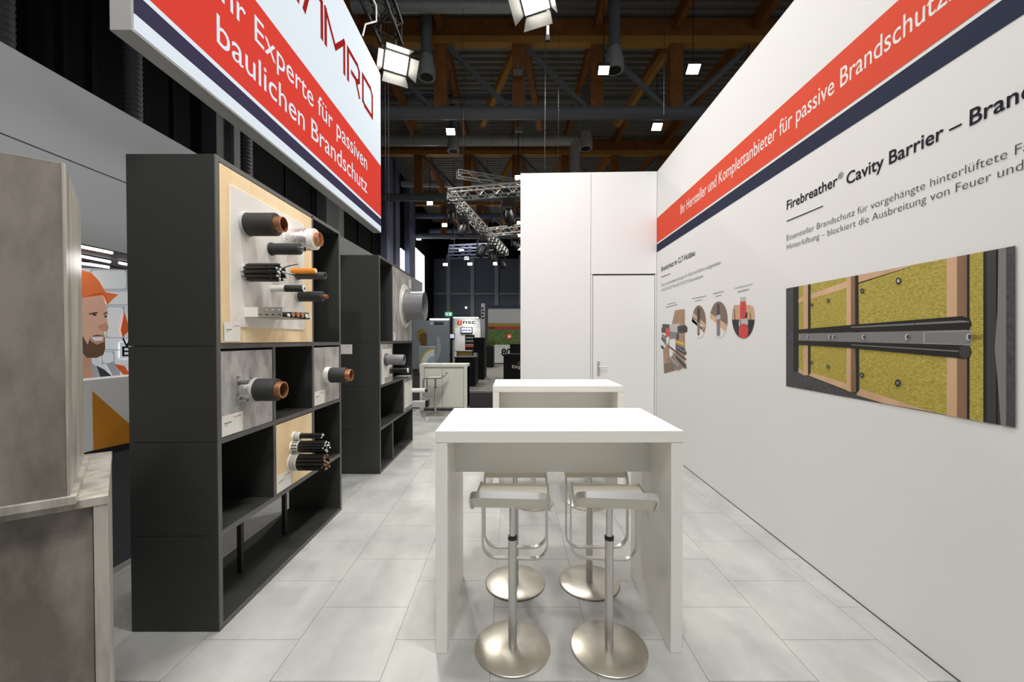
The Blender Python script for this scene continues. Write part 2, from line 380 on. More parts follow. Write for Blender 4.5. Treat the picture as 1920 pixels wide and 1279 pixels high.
# ---- back wall of white panels with a flush door
bl=on_plane(976,325,(0,0,HW),(0,0,1)); bl=Vector((bl.x,bl.y,0)); br=Vector((corner.x,corner.y,0))
bd=(br-bl).normalized(); bn=Vector((bd.y,-bd.x,0)); LB=(br-bl).length
wk=MB().prism([bl-bn*.03,br-bn*.03,br-bn*.10,bl-bn*.10][::-1],0,HW-.004).build('wall_back','gap'); struct(wk)
def bpanel(a,c,z0,z1,name,parent,m='white_panel',t0=-.03,t1=0.0):
    p=[bl+bd*a+bn*t0, bl+bd*c+bn*t0, bl+bd*c+bn*t1, bl+bd*a+bn*t1]
    return MB().prism(p[::-1],z0,z1).build(name,m,parent)
um=on_plane(1108,400,bl,bn); um=(um-bl).dot(bd)
dz=on_plane(1150,515,bl,bn).z
bpanel(0,um-.0025,0.0,HW,'wall_panel',wk); bpanel(um+.0025,LB-.004,dz+.012,HW,'wall_panel',wk)
bpanel(um+.003,um+.026,0,dz+.006,'door_frame',wk,'white_panel'); bpanel(LB-.022,LB-.004,0,dz+.006,'door_frame',wk,'white_panel')
dr=bpanel(um+.034,LB-.03,.01,dz-.012,'door_1',None,t0=-.029,t1=-.003); struct(dr)
hp=on_plane(1122,689,bl,bn); ha=(hp-bl).dot(bd)
hd=bpanel(ha-.018,ha+.022,hp.z-.12,hp.z+.09,'handle_plate',dr,'steel',-.003,.006)
b=MB(); p=bl+bd*(ha+.0)+Vector((0,0,hp.z+.01)); b.path([p+bn*.003,p+bn*.05,p+bn*.05+bd*.13],.009,10); b.build('door_lever','steel',dr)
# ---- neighbouring stand on the left: high pale fascia over an open bay
fa=on_z(0,77,4.0); fb=on_z(693,473.6,4.0); fdv=(fb-fa); fdv.z=0; fdv.normalize(); fnv=Vector((fdv.y,-fdv.x,0))
f0=fa-fdv*2.5; f1=fa+fdv*14.0
zb=on_plane(190,465,fa,fnv).z; zs=on_plane(100,289,fa,fnv).z
def fplank(a,c,z0,z1,name,m,parent,t0=0,t1=-.06):
    return MB().prism([f0+fnv*t0,f0+fnv*t1,f1+fnv*t1,f1+fnv*t0][::-1],z0,z1).build(name,m,parent)
wl=fplank(0,0,zb,4.0,'wall_left','gap',None,-.006,-.06); struct(wl)
fplank(0,0,zb,zs-.006,'wall_panel','fascia',wl,0,-.006); fplank(0,0,zs+.006,4.0,'wall_panel','fascia',wl,0,-.006)
# ---- hall: roof deck, far wall, side wall
Y1,Y2,Y3,YW=17.0,27.0,37.0,46.5
b=MB(); y=10.0; prof=[]
while y<47.5:
    prof+= [(y,15.25),(y+.17,15.25),(y+.22,15.11),(y+.36,15.11)]; y+=.41
for i in range(len(prof)-1):
    (a,za),(c,zc)=prof[i],prof[i+1]; b.face([(-12,a,za),(24,a,za),(24,c,zc),(-12,c,zc)])
ce=b.build('ceiling','roof_deck'); struct(ce)
POSTX=[(px-PX)/F*Y1 for px in (683,828,971.7,1116.7,1262.5,1408,1553)]
for x in POSTX: MB().box((x-.13,10,14.45),(x+.13,47,15.1)).build('purlin','timber',ce)
ww=MB().box((-12,YW+.15,0),(24,YW+.35,15.2)).build('wall_far','hall_wall'); struct(ww)
mx=[(px-PX)/F*YW for px in (705,751,796,841,886,931,976,1021)]
zm=on_y(886,551,YW).z; ztop=on_y(886,485,YW).z
for i in range(len(mx)-1):
    MB().box((mx[i]+.1,YW+.06,.1),(mx[i+1]-.1,YW+.15,zm-.12)).build('wall_panel','hall_panel',ww)
    MB().box((mx[i]+.1,YW+.06,zm+.12),(mx[i+1]-.1,YW+.15,ztop)).build('wall_panel','hall_panel',ww)
for x in mx: MB().box((x-.22,YW-.1,0),(x+.22,YW+.15,ztop+.4)).build('mullion','mullion',ww)
MB().box((mx[0],YW-.04,zm-.1),(mx[-1],YW+.15,zm+.1)).build('rail','mullion',ww)
XS=-9.0
ws=MB().box((XS-.3,-6,0),(XS-.1,YW+.2,15.2)).build('wall_hall_left','hall_wall'); struct(ws)
def spx(px): return on_x(px,400,XS).y
for a,c in ((60,190),(275,380),(470,590),(640,700)):
    ya,yc=spx(a),spx(c); fr=MB()
    for p,q in (((ya,5.2),(ya+.12,9.6)),((yc-.12,5.2),(yc,9.6)),((ya,9.5),(yc,9.6)),((ya,5.2),(yc,5.3)),(((ya+yc)/2-.04,5.2),((ya+yc)/2+.04,9.6))):
        fr.box((XS-.1,p[0],p[1]),(XS-.03,q[0],q[1]))
    fr.build('window_frame','side_frame',ws)
for a,c,m in ((385,412,'column'),(412,436,'column_mid'),(598,622,'column'),(622,632,'column_mid'),(716,728,'column_blue'),(733,741,'column_blue'),(760,771,'column_blue')):
    ya,yc=spx(a),spx(c); MB().box((XS-.1,ya,0),(XS+.35,yc,14.9)).build('column',m,ws)
for a,c in ((771,796),(752,759)):
    lo=on_x(a,470,XS); ya,yc=spx(a),spx(c); z1=on_x((a+c)/2,468,XS).z; 
    o=MB().box((XS-.1,ya,z1-4.2),(XS-.02,yc,z1)).build('window_1' if a==771 else 'window_2','window_glow'); struct(o)
# spiral ducts standing against the side wall
for px,lab in ((250,'ribbed dark vertical duct above the pale fascia, beside the hanging sign'),(3,'ribbed dark vertical duct at the left picture edge'),(462,'ribbed dark vertical duct behind the tall rack under the sign')):
    c=on_x(px,250,XS+.7); r=.16; prof=[]; z=3.0
    while z<14.5: prof+=[(z,r),(z+.06,r),(z+.075,r+.012),(z+.10,r+.012)]; z+=.115
    tag(MB().lathe((c.x,c.y,0),(0,0,1),prof,16).build('vertical_duct','column'),lab,'duct')
# ================================================================== LAMPS AND RIG
FL=.105
def light_area(loc, target, size, energy, col=(1,.975,.94), spread=math.radians(150)):
    l=bpy.data.lights.new('flood_or_fill_light','AREA'); l.energy=energy; l.size=size; l.color=col; l.spread=spread
    o=bpy.data.objects.new('flood_or_fill_light',l); COL.objects.link(o); o.location=loc
    o.rotation_euler=(Vector(target)-Vector(loc)).to_track_quat('-Z','Y').to_euler(); return o
def flood(loc, target, w_, h_, label, energy, flaps=True, cat='floodlight', drop=None):
    loc=Vector(loc); d=(Vector(target)-loc).normalized(); rt=d.cross(Vector((0,0,1))).normalized(); up=rt.cross(d)
    t=thing('floodlight',label,cat,loc)
    def bx(c,a,u,dd): return [c-rt*a-up*u-d*dd,c+rt*a-up*u-d*dd,c+rt*a+up*u-d*dd,c-rt*a+up*u-d*dd,c-rt*a-up*u+d*dd,c+rt*a-up*u+d*dd,c+rt*a+up*u+d*dd,c-rt*a+up*u+d*dd]
    MB().hexa(bx(loc-d*.06,w_/2+.02,h_/2+.02,.05)).build('housing','black_metal',t)
    b=MB(); b.face([loc-rt*w_/2-up*h_/2,loc+rt*w_/2-up*h_/2,loc+rt*w_/2+up*h_/2,loc-rt*w_/2+up*h_/2]); b.build('glass','lamp_glow',t)
    if flaps:
        L=h_*.75
        for sx in (-1,1):
            b=MB(); e=loc+rt*sx*(w_/2+.025); q=d*L*.85+rt*sx*L*.55
            b.hexa([e-up*h_/2,e+up*h_/2,e+up*h_*.62+q,e-up*h_*.62+q]+[p+rt*sx*.006 for p in (e-up*h_/2,e+up*h_/2,e+up*h_*.62+q,e-up*h_*.62+q)]); b.build('barn_door','lamp_flap',t)
        for sy in (-1,1):
            b=MB(); e=loc+up*sy*(h_/2+.025); q=d*L*.85+up*sy*L*.55
            b.hexa([e-rt*w_/2,e+rt*w_/2,e+rt*w_*.6+q,e-rt*w_*.6+q]+[p+up*sy*.006 for p in (e-rt*w_/2,e+rt*w_/2,e+rt*w_*.6+q,e-rt*w_*.6+q)]); b.build('barn_door','lamp_flap',t)
    yk=MB(); yk.path([loc-d*.06+rt*(w_/2+.03),loc-d*.06+rt*(w_/2+.03)+Vector((0,0,h_*.9)),loc-d*.06-rt*(w_/2+.03)+Vector((0,0,h_*.9)),loc-d*.06-rt*(w_/2+.03)],.012,6)
    yk.tube(loc-d*.06+Vector((0,0,h_*.9)),loc-d*.06+Vector((0,0,h_*.9+(drop or .42))),.015,6); yk.build('bracket','black_metal',t)
    if energy: light_area(loc+d*.30,target,max(w_,h_),energy*FL)
    return t
ZL=6.0
pa=on_z(743,118,5.35); pb=on_z(1003,2,ZL)
flood(pa,(.5,1.6,.6),.30,.22,'bright floodlight with open flaps at the end of the black truss',420)
flood(pb,(-.9,2.4,.8),.34,.24,'brightest floodlight hanging at the top centre of the picture',430,drop=3)
tg=thing('lamp_arm','slim grey arm hanging beside the brightest top floodlight','lamp arm',on_z(1027,15,6.6))
p=on_z(1027,15,6.6); MB().box((p.x-.02,p.y-.02,p.z-.42),(p.x+.02,p.y+.02,p.z+1.2)).build('arm','duct',tg); MB().box((p.x-.03,p.y-.03,p.z-.5),(p.x+.03,p.y+.03,p.z-.42)).build('clamp','black_metal',tg)
# unseen floods added over and behind the camera to light the booth
for i,(x,y,tgt,en) in enumerate(((1.0,1.2,(-1.6,2.9,1.3),860),(.5,.0,(1.9,3.2,1.2),230),(.3,-1.0,(.2,2.4,.3),300),(-.9,3.6,(1.9,3.4,1.2),240),(1.2,5.2,(-1.5,4.2,1.2),300))):
    flood((x,y,8.0),tgt,.34,.26,['added unseen floodlight above the tall rack','added unseen floodlight above the right wall','added unseen floodlight behind the camera','added unseen floodlight aimed at the long wall','added unseen floodlight aimed at the far rack'][i],en*1.5)
flood((1.0,-3.2,10.0),(-2.2,3.0,.9),.5,.36,'added fill floodlight high behind the camera',1050,drop=4.6)  # unseen floodlight added as frontal fill for the booth
flood((-.6,-1.0,5.6),(-2.7,2.7,1.0),.34,.26,'added fill floodlight behind the camera aimed past the concrete tower',620,drop=9)  # unseen floodlight added to brighten the partition beyond the tower
# hall floods seen far off
HL=[(1132,132,11.5,.34),(1300,130,11.5,.40),(1232,238,11.5,.40),(845,247,11.5,.36)]
HN=['distant floodlight beside the round air outlet, left of the roof pair','distant floodlight nearest the top of the right wall','distant floodlight low over the back wall under the grey chord','distant floodlight above the small air outlet near the sign']
for (px,py,z,s_),lb in zip(HL,HN):
    p=on_z(px,py,z); flood(p,p+Vector((0,-4,-5)),s_*1.1,s_*.8,lb,0,False,drop=15.1-z-s_*.72)
for px,py,lb in ((805.7,381,'far hall lamp nearest the sign edge, below the second grey chord'),(833.5,422,'far hall lamp left of the slanting silver truss'),(849,445,'far hall lamp under the middle of the slanting silver truss'),(785,447,'far hall lamp just above the bright window'),(765,425,'leftmost far hall lamp, above the blue columns'),(865,469,'far hall lamp inside the stack of faint trusses'),(875,484,'far hall lamp just below the stack of faint trusses'),
    (835,496,'far hall lamp at the top of the dark far wall, leftmost of three'),(881,495,'far hall lamp at the top of the dark far wall, middle of three'),(929,494.5,'far hall lamp at the top of the dark far wall, rightmost of three'),(972,333,'hall lamp at the top left corner of the back wall'),(974,418,'upper of three hall lamps at the left edge of the back wall'),(974,441,'middle of three hall lamps at the left edge of the back wall'),(975,466,'lowest of three hall lamps at the left edge of the back wall')):
    p=on_y(px,py,22+(py-333)/163*22); s_=.34+.1*(p.y-22)/22
    t=thing('hall_lamp',lb,'lamp',p,'far hall lamps')
    MB().box((p.x-s_/2,p.y-.02,p.z-s_*.3),(p.x+s_/2,p.y+.05,p.z+s_*.3)).build('glass','far_glow',t)
    MB().box((p.x-s_/2-.04,p.y+.05,p.z-s_*.3-.04),(p.x+s_/2+.04,p.y+.2,p.z+s_*.3+.04)).build('housing','black_metal',t)
    MB().tube((p.x,p.y+.12,p.z+.1),(p.x,p.y+.12,15.24),.025,6).build('rod','black_metal',t)
for x,y in ((-4,16),(3,15),(-3,26),(5,25),(0,36)): light_area((x,y,10.8),(x,y-1,0),.6,680,(1,.95,.86))  # bare area lights added to carry the far hall lamps' light, no fixtures
# box trusses
def box_truss(label,a,c,s,rch,rl,m,step,name='lighting_truss'):
    a=Vector(a); c=Vector(c); d=(c-a).normalized(); L=(c-a).length; sd=d.cross(Vector((0,0,1))).normalized()*s/2; up=Vector((0,0,s/2))
    t=thing(name,label,'truss',a); cs=[sd+up,-sd+up,-sd-up,sd-up]
    for q in cs: MB().tube(a+q,c+q,rch,8).build('chord',m,t)
    n=max(2,int(L/step))
    for f in range(4):
        b=MB(); q0,q1=cs[f],cs[(f+1)%4]
        for k in range(n):
            p0=a+d*L*k/n; p1=a+d*L*(k+1)/n
            if k%2: q0_,q1_=q1,q0
            else: q0_,q1_=q0,q1
            b.tube(p0+q0_,p1+q1_,rl,5)
        b.tube(a+q0,a+q1,rl,5); b.tube(c+q0,c+q1,rl,5)
        b.build('lacing',m,t)
    for k in (.12,.88):
        q=a+(c-a)*k+up; MB().tube(q,(q.x,q.y,15.2),.006,5).build('hanger','black_metal',t)
    return t
box_truss('black truss above the hanging sign',(-1.72,.5,5.9),(-1.72,5.75,5.9),.30,.026,.012,'black_metal',.3)
q0=on_z(843,366,7.0); q1=on_z(985,354,7.0); q2=on_z(948,474,7.0)
box_truss('silver truss crossing to the top of the white back wall',q0,q0+(q1-q0)*1.6,.34,.03,.014,'truss_alu',.30)
box_truss('long silver truss slanting away behind the back wall',q0+(q2-q0)*.02,q2,.34,.03,.014,'truss_alu',.33)
q3=on_z(915,436,7.0); q4=on_z(990,428,7.0)
box_truss('short silver truss below the slanting one, beside the back wall',q3,q4,.34,.03,.014,'truss_alu',.33)
box_truss('thin pale truss high behind the silver one',on_z(858,326,9.2),on_z(975,345,9.2),.3,.022,.01,'duct',.35)
for i in range(4):
    box_truss('faint far truss in a stack of four, number %s from the top'%['one','two','three','four'][i],on_z(843-i,464+i*6,8),on_z(925,460+i*6.5,8),.25,.03,.012,'column_blue',.6)
# moving heads hanging from the trusses
def moving_head(p,label,s=1.0,tilt=0):
    p=p-Vector((0,0,.2+.52*s)); t=thing('moving_head',label,'stage light',p)
    MB().box((p.x-.16*s,p.y-.13*s,p.z+.28*s),(p.x+.16*s,p.y+.13*s,p.z+.42*s)).build('base','black_metal',t)
    for sx in (-1,1): MB().box((p.x+sx*.20*s,p.y-.06*s,p.z-.1*s),(p.x+sx*.15*s,p.y+.06*s,p.z+.28*s)).build('yoke_arm','black_metal',t)
    ax=Vector((math.sin(tilt),-.25,-math.cos(tilt)))
    MB().lathe(p-ax*.16*s,ax,[(0,.07*s),(.08*s,.14*s),(.34*s,.15*s),(.44*s,.12*s)],14).build('head','black_metal',t)
    zc=p.z+.03+.52*s; MB().tube(p+Vector((0,0,.42*s)),(p.x,p.y,zc),.03,6).box((p.x-.26,p.y-.03,zc-.03),(p.x+.26,p.y+.03,zc+.03)).build('clamp','black_metal',t)
def along(px,A_,B_):
    lo,hi=-.02,1.6
    f=lambda t:(PX+F*(A_+(B_-A_)*t).x/depth(A_+(B_-A_)*t))-px
    for _ in range(40):
        m_=(lo+hi)/2
        if f(lo)*f(m_)<=0: hi=m_
        else: lo=m_
    return A_+(B_-A_)*lo
for px,A_,B_,lb,s,ti in ((846,q0,q2,'black stage light under the corner of the silver truss',1,0),(954,q0,q1,'big black stage light beside the back wall',1.35,.2),(868,q0,q2,'black stage light halfway along the slanting truss',1.2,-.3),
                      (905,q0,q2,'black stage light near the lower end of the slanting truss',1.5,-.4),(923,q0,q2,'black stage light last but one on the slanting truss',1.3,.1),(940,q0,q2,'black stage light last on the slanting truss',1.3,.5),(966,q3,q4,'small black stage light close to the back wall edge',1,.6)):
    moving_head(along(px,A_,B_),lb,s,ti)
# roof trusses
ZB=on_y(1000,212,Y1).z; ZT=on_y(1000,88,Y1).z
for n_,(Y,lb) in enumerate(((Y1,'nearest timber roof truss over the booth'),(Y2,'second timber roof truss, behind the nearest'),(Y3,'farthest timber roof truss near the hall end'))):
    t=thing('roof_truss',lb,'roof truss',(0,Y,ZB))
    MB().box((-12,Y-.18,ZT+.28),(24,Y+.18,ZT+1.05)).build('top_beam','timber',t)
    MB().box((-12,Y-.26,ZT),(24,Y+.1,ZT+.28)).build('beam_flange','timber_light',t)
    MB().tube((-12,Y,ZB),(24,Y,ZB),.26,14).build('bottom_chord','pipe_grey',t)
    for i,x in enumerate(POSTX):
        MB().box((x-.26,Y-.2,ZB),(x+.26,Y+.2,ZT+.1)).build('post','timber',t)
        if i<len(POSTX)-1:
            x2=POSTX[i+1]
            if i<4: MB().tube((x+.3,Y,ZT),(x2-.3,Y,ZB+.1),.12,8).build('diagonal','pipe_grey',t)
            else: MB().tube((x2-.2,Y,ZT),(x+.2,Y,ZB+.1),.12,8).build('diagonal','pipe_grey',t)
            if i%2==1: MB().bar((x2-.2,Y+.5,ZT+.1),(x+1.5,Y+2.6,ZT-1.9),.26,.3).build('brace','timber_light',t)
            else: MB().bar((x+.3,Y+.5,ZT+.6),(x+1.2,Y+4.2,ZT-1.2),.26,.3).build('brace','timber',t)
# air ducts along the roof and drop outlets
def duct_run(name,label,pts,r,m='duct'):
    b=MB(); b.path(pts,r,14)
    for p in pts[1:-1]: b.lathe(Vector(p)-Vector((0,0,r)),(0,0,1),[(0,.01),(r*.3,r*.72),(r,r),(r*1.7,r*.72),(2*r,.01)],14)
    L=(Vector(pts[1])-Vector(pts[0])); n=int(L.length/1.2)
    for k in (.2,.5,.8): q=Vector(pts[0])+L*k; b.tube(q+Vector((0,0,r*.9)),(q.x,q.y,15.2),.012,5)
    for k in range(1,n): b.lathe(Vector(pts[0])+L*k/n,L,[(0,r),(.01,r+.02),(.05,r+.02),(.06,r)],14)
    return tag(b.build(name,m),label,'duct')
y_=15.2; z=on_y(860,12,y_).z; duct_run('air_duct','silver round duct along the top edge of the picture',[(-6,y_,z),(0.6,y_,z)],.22)
y_=24.0; z=on_y(900,264,y_).z; xe=(1077-PX)/F*y_; duct_run('air_duct','silver round duct that bends down beside the roof posts',[(-8.5,y_,z),(xe,y_,z),(xe,y_,z-1.9)],.30)
y_=21.0; z=on_y(900,188,y_).z; duct_run('air_duct','dark duct high behind the nearest roof truss',[(-8.5,y_,z),(9,y_,z)],.16,'pipe_grey')
y_=22.5; z=on_y(900,178,y_).z; duct_run('air_duct','slim purple-grey duct behind the nearest roof truss',[(-8.5,y_,z),(1.0,y_,z)],.22,'column_blue')
y_=31; z=on_y(780,345,y_).z; duct_run('air_duct','grey duct behind the second roof truss',[(-8.5,y_,z),(2,y_,z)],.24,'duct')
y_=35.4; z=on_y(780,405,y_).z; duct_run('air_duct','purple-grey duct far behind the second truss',[(-8.5,y_,z),(2,y_,z)],.24,'column_blue')
y_=41.4; z=on_y(780,434,y_).z; duct_run('air_duct','lowest purple-grey duct before the far wall',[(-8.5,y_,z),(2,y_,z)],.3,'column_blue')
def outlet(px,y0p,y1p,Y,r,label):
    top=on_y(px,y0p,Y); bot=on_y(px,y1p,Y); t=thing('air_outlet',label,'air outlet',bot); x=bot.x
    MB().tube((x,Y,bot.z+r*2.2),(x,Y,max(top.z,bot.z+3)),r*.62,12).build('drop_pipe','pipe_grey',t)
    MB().lathe((x,Y,bot.z),(0,0,1),[(0,r*.8),(.0,r),(r*1.0,r),(r*2.4,r*.62)],16).build('nozzle','duct',t)
    MB().lathe((x,Y,bot.z-.01),(0,0,1),[(0,r*.25),(0,r*.72),(.02,r*.72)],16).build('core','black_metal',t)
outlet(800,5,145,16.2,.36,'round air outlet on a drop pipe right of the sign top')
outlet(1152,-20,132,15.6,.36,'round air outlet on a drop pipe left of the distant lamp pair')
outlet(850,190,284,22.2,.34,'small silver air outlet below a lamp beside the sign')
outlet(1098,215,279,20,.34,'air outlet hanging above the white back wall')
for px,py,Y,lb in ((971,138,16.6,'small white box on the middle roof post'),(973,244,20,'small white box hanging lower in the roof centre'),(1102,241,20.5,'small white box above the far air outlet')):
    p=on_y(px,py,Y); t=tag(MB().box((p.x-.18,Y-.1,p.z-.12),(p.x+.18,Y,p.z+.12)).box((p.x-.02,Y-.06,p.z+.12),(p.x+.02,Y-.02,p.z+.5)).build('ceiling_box','far_grey'),lb,'box')
for px,y0p,y1p,Y,lb in ((1022,60,320,10.5,'thin dark cable hanging in front of the roof centre'),(1246,0,215,12,'thin dark cable hanging left of the right wall'),(722,200,440,9,'thin steel wire hanging beside the sign edge'),(728,200,450,9.2,'second thin steel wire beside the sign edge')):
    a=on_y(px,y0p,Y); c=on_y(px,y1p,Y); tag(MB().tube((a.x,Y,c.z),(a.x,Y,14.9),.008,5).build('hanging_cable','black_metal'),lb,'cable')
# ================================================================== HANGING LIGHTBOX SIGN
XSG=-1.70; s0=on_x(249,57,XSG); s1=on_x(715,437,XSG)
ya,yb,zb0=s0.y,s1.y,(s0.z+s1.z)/2; zt0=on_x(713,138,XSG).z
sg=thing('lightbox_sign','large hanging lit sign with red and navy bands above the racks','sign',(XSG,(ya+yb)/2,zb0))
MB().box((XSG-.105,ya,zb0),(XSG-.004,yb,zt0)).build('frame','aluminium',sg,.003)
zz=[zb0+.012,zb0+.100,zb0+.203,zb0+.222,zb0+.885,zt0-.012]
# measure bands from the photograph at the far edge
zz=[zb0+.012]+[on_x(713,y_).z if False else on_x(713,y_,XSG).z for y_ in (423.5,409.5,405.5,310)]+[zt0-.012]
for i,m in enumerate(('lightbox_white','lightbox_navy','lightbox_white','lightbox_red','lightbox_white')):
    MB().box((XSG-.004,ya+.01,zz[i]),(XSG,yb-.01,zz[i+1])).build(['white_field','navy_band','white_line','red_band','white_field'][i],m,sg)
r0=on_x(406,86,XSG); r1=on_x(688,363,XSG); zl2=(r1.z)
def words(body,org,width,cap,m,parent,weight):
    ext=lambda t:(min(v.x for v in text_mesh(t,weight)[0]),max(v.x for v in text_mesh(t,weight)[0]))
    a0,a1=ext(body); k=width/(a1-a0); done=''
    for wd_ in body.split(' '):
        done=(done+' '+wd_).strip(); e=ext(done)[1]; w0,w1=ext(wd_)
        lettering(wd_,(org[0],org[1]+(e-(w1-w0)-a0)*k,org[2]),(0,1,0),(w1-w0)*k,cap,m,parent,weight)
words('baulichen Brandschutz',(XSG+.002,r0.y,zl2),r1.y-r0.y,.172,'lightbox_white',sg,.002)
r1b=on_x(688,320,XSG)
wdt=(r1b.y-on_x(477,70,XSG).y)
V,P=text_mesh('Experte für passiven',.004); nat=max(v.x for v in V)-min(v.x for v in V)
V2,P2=text_mesh('Ihr Experte für passiven',.004); nat2=max(v.x for v in V2)-min(v.x for v in V2); w2=wdt*nat2/nat
words('Ihr Experte für passiven',(XSG+.002,r1b.y-w2,r1b.z),w2,.172,'lightbox_white',sg,.002)
# logo of thin strokes
lb_=MB(); zo0=on_x(697.5,220,XSG).z; zo1=on_x(697.5,172,XSG).z; Hh=zo1-zo0
def stroke(pts,wd_=.05):
    for (a,c) in zip(pts[:-1],pts[1:]):
        A=Vector((XSG+.003,a[0],zo0+a[1]*Hh)); B=Vector((XSG+.003,c[0],zo0+c[1]*Hh)); d=(B-A).normalized(); n=Vector((0,-d.z,d.y))*wd_/2; A=A-d*wd_*.45; B=B+d*wd_*.45
        lb_.face([A-n,B-n,B+n,A+n])
yo=lambda px,py: on_x(px,py,XSG).y
O0,O1=yo(680,170),yo(697.5,196); stroke([(O0,.0+.06),(O0,1),(O1-.06,1),(O1,.85),(O1,0),(O0+.06,0),(O0,.08)])
R0,R1=yo(652,125),yo(673,160); stroke([(R0,0),(R0,1),(R1-.05,1),(R1,.88),(R1,.55),(R1-.05,.42),(R0+.10,.42)]); stroke([(R1-.1,.42),(R1,0)])
M0,M1=yo(610,60),yo(645,115); stroke([(M0,0),(M0,1),((M0+M1)/2,.35),(M1,1),(M1,0)])
A0,A1=yo(570,-5),yo(603,60); stroke([(A0,0),((A0+A1)/2-.04,1),(A1,1),(A1,0)])
LL=A0-.28; stroke([(LL-.05,1),(LL-.05,0),(LL+.18,0)]); F_=LL-.4; stroke([(F_,0),(F_,1),(F_+.24,1)]); stroke([(F_,.5),(F_+.2,.5)])
lb_.build('logo','lightbox_logo',sg)
lettering('®',(XSG+.003,O1+.045,zo1-.05),(0,1,0),.04,.05,'ink_pale',sg)
cb=MB(); P0=Vector((-1.72,4.35,5.80)); cb.path([P0,P0+Vector((.06,.12,-.22)),P0+Vector((.16,.3,-.42)),P0+Vector((.14,.36,-.55)),P0+Vector((.02,.34,-.60)),P0+Vector((-.02,.36,-.72))],.008,6)
tag(cb.build('power_cable','white_plastic'),'white power cable looping from the black truss to the lit sign','cable')
# ================================================================== DISPLAY RACKS
XF=-1.54
def rack(name,label,Y0,xf,cols,rows,dep,backs,dividers,posts,solid_base=True):
    """cols: y of column lines, rows: z of row lines"""
    t=thing(name,label,'shelf rack',(xf-dep/2,Y0,0)); tk=.028; Ye=Y0+cols[-1]; H=rows[-1]; fr='rack_edge'
    def pan(a,c,nm): 
        o=MB().box(a,c).build(nm,['rack'],t,.0012); return o
    for k in range(len(rows)-1):
        z0_,z1_=rows[k],rows[k+1]
        for (y,nm) in ((Y0,'side_panel'),(Ye-tk,'side_panel')):
            pan((xf-dep,y,z0_+.0015),(xf-.004,y+tk,z1_-.0015),nm)
    for y in (Y0,Ye-tk): MB().box((xf-.004,y+.001,0),(xf,y+tk-.001,H)).build('edge_strip',fr,t)
    for z in rows:
        zc=min(max(z,tk/2),H-tk/2)
        pan((xf-dep+.002,Y0+tk,zc-tk/2),(xf-.004,Ye-tk,zc+tk/2),'shelf')
        MB().box((xf-.004,Y0+tk,zc-tk/2+.001),(xf-.0005,Ye-tk,zc+tk/2-.001)).build('edge_strip',fr,t)
    for (r_,c_) in dividers:
        y=Y0+cols[c_]; pan((xf-dep+.002,y-tk/2,rows[r_]+tk/2),(xf-.004,y+tk/2,rows[r_+1]-tk/2),'divider')
        MB().box((xf-.004,y-tk/2+.001,rows[r_]+tk/2),(xf-.0005,y+tk/2-.001,rows[r_+1]-tk/2)).build('edge_strip',fr,t)
    for (r_,c_,c2_) in backs:
        MB().box((xf-dep+.003,Y0+cols[c_]+tk/2,rows[r_]+tk/2),(xf-dep+.012,Y0+cols[c2_]-tk/2,rows[r_+1]-tk/2)).build('back_panel','rack_back',t)
    for c_ in posts:
        MB().box((xf-dep/2-.014,Y0+cols[c_]-.014,tk),(xf-dep/2+.014,Y0+cols[c_]+.014,rows[1]-tk/2)).build('post','rack_back',t,.001)
    return t
Ya=(on_x(411,1000,XF).y+on_z(411,1186,0).y)/2; Yb=on_z(639,956,0).y
ROWS=[0,.507,1.0,1.505,2.505]
W=Yb-Ya; c3=[0,W/3,2*W/3,W]
R1_=rack('display_rack','tall charcoal display rack nearest the camera, holding four sample boards',Ya,XF,c3,ROWS,.463,[(1,0,1),(1,2,3),(2,1,2),(3,2,3)],[(3,2),(2,1),(2,2),(1,1),(1,2)],[1,2])
XF2=-1.51; Yc=on_z(714,889,0).y; Yd=Yc+1.51
c4=[0,.5,1.0,1.51]
R2_=rack('display_rack','charcoal display rack standing behind the nearest one',Yc,XF2,c4,ROWS,.463,[(3,0,1),(2,1,3),(1,0,2),(0,0,3)],[(3,1),(2,1),(1,2),(0,1)],[])
# info cards (white card with a small red word mark and a grey line)
def card(parent,x,y0_,y1_,z0_,z1_,nrm=(1,0,0)):
    o=MB().box((x,y0_,z0_),(x+.0015,y1_,z1_)).build('info_card','white_plastic',parent)
    w_=y1_-y0_; h_=z1_-z0_
    lettering('FLAMRO',(x+.002,y0_+w_*.55,z1_-h_*.22),(0,1,0),w_*.38,h_*.09,'red_print',o)
    b=MB(); b.face([(x+.002,y0_+w_*.1,z1_-h_*.40),(x+.002,y0_+w_*.44,z1_-h_*.40),(x+.002,y0_+w_*.44,z1_-h_*.365),(x+.002,y0_+w_*.1,z1_-h_*.365)]); b.build('printed_line','ink_light',o)
    b=MB(); b.face([(x+.002,y0_+w_*.1,z1_-h_*.5),(x+.002,y0_+w_*.25,z1_-h_*.5),(x+.002,y0_+w_*.25,z1_-h_*.47),(x+.002,y0_+w_*.1,z1_-h_*.47)]); b.build('printed_line','ink_pale',o)
def board(label,xf,y0_,y1_,z0_,z1_,m,t_=.05,frame=None,name='sample_board'):
    t=thing(name,label,'sample board',(xf,y0_,z0_)); MB().box((xf-t_,y0_,z0_),(xf,y1_,z1_)).build('board',m,t,.002); return t
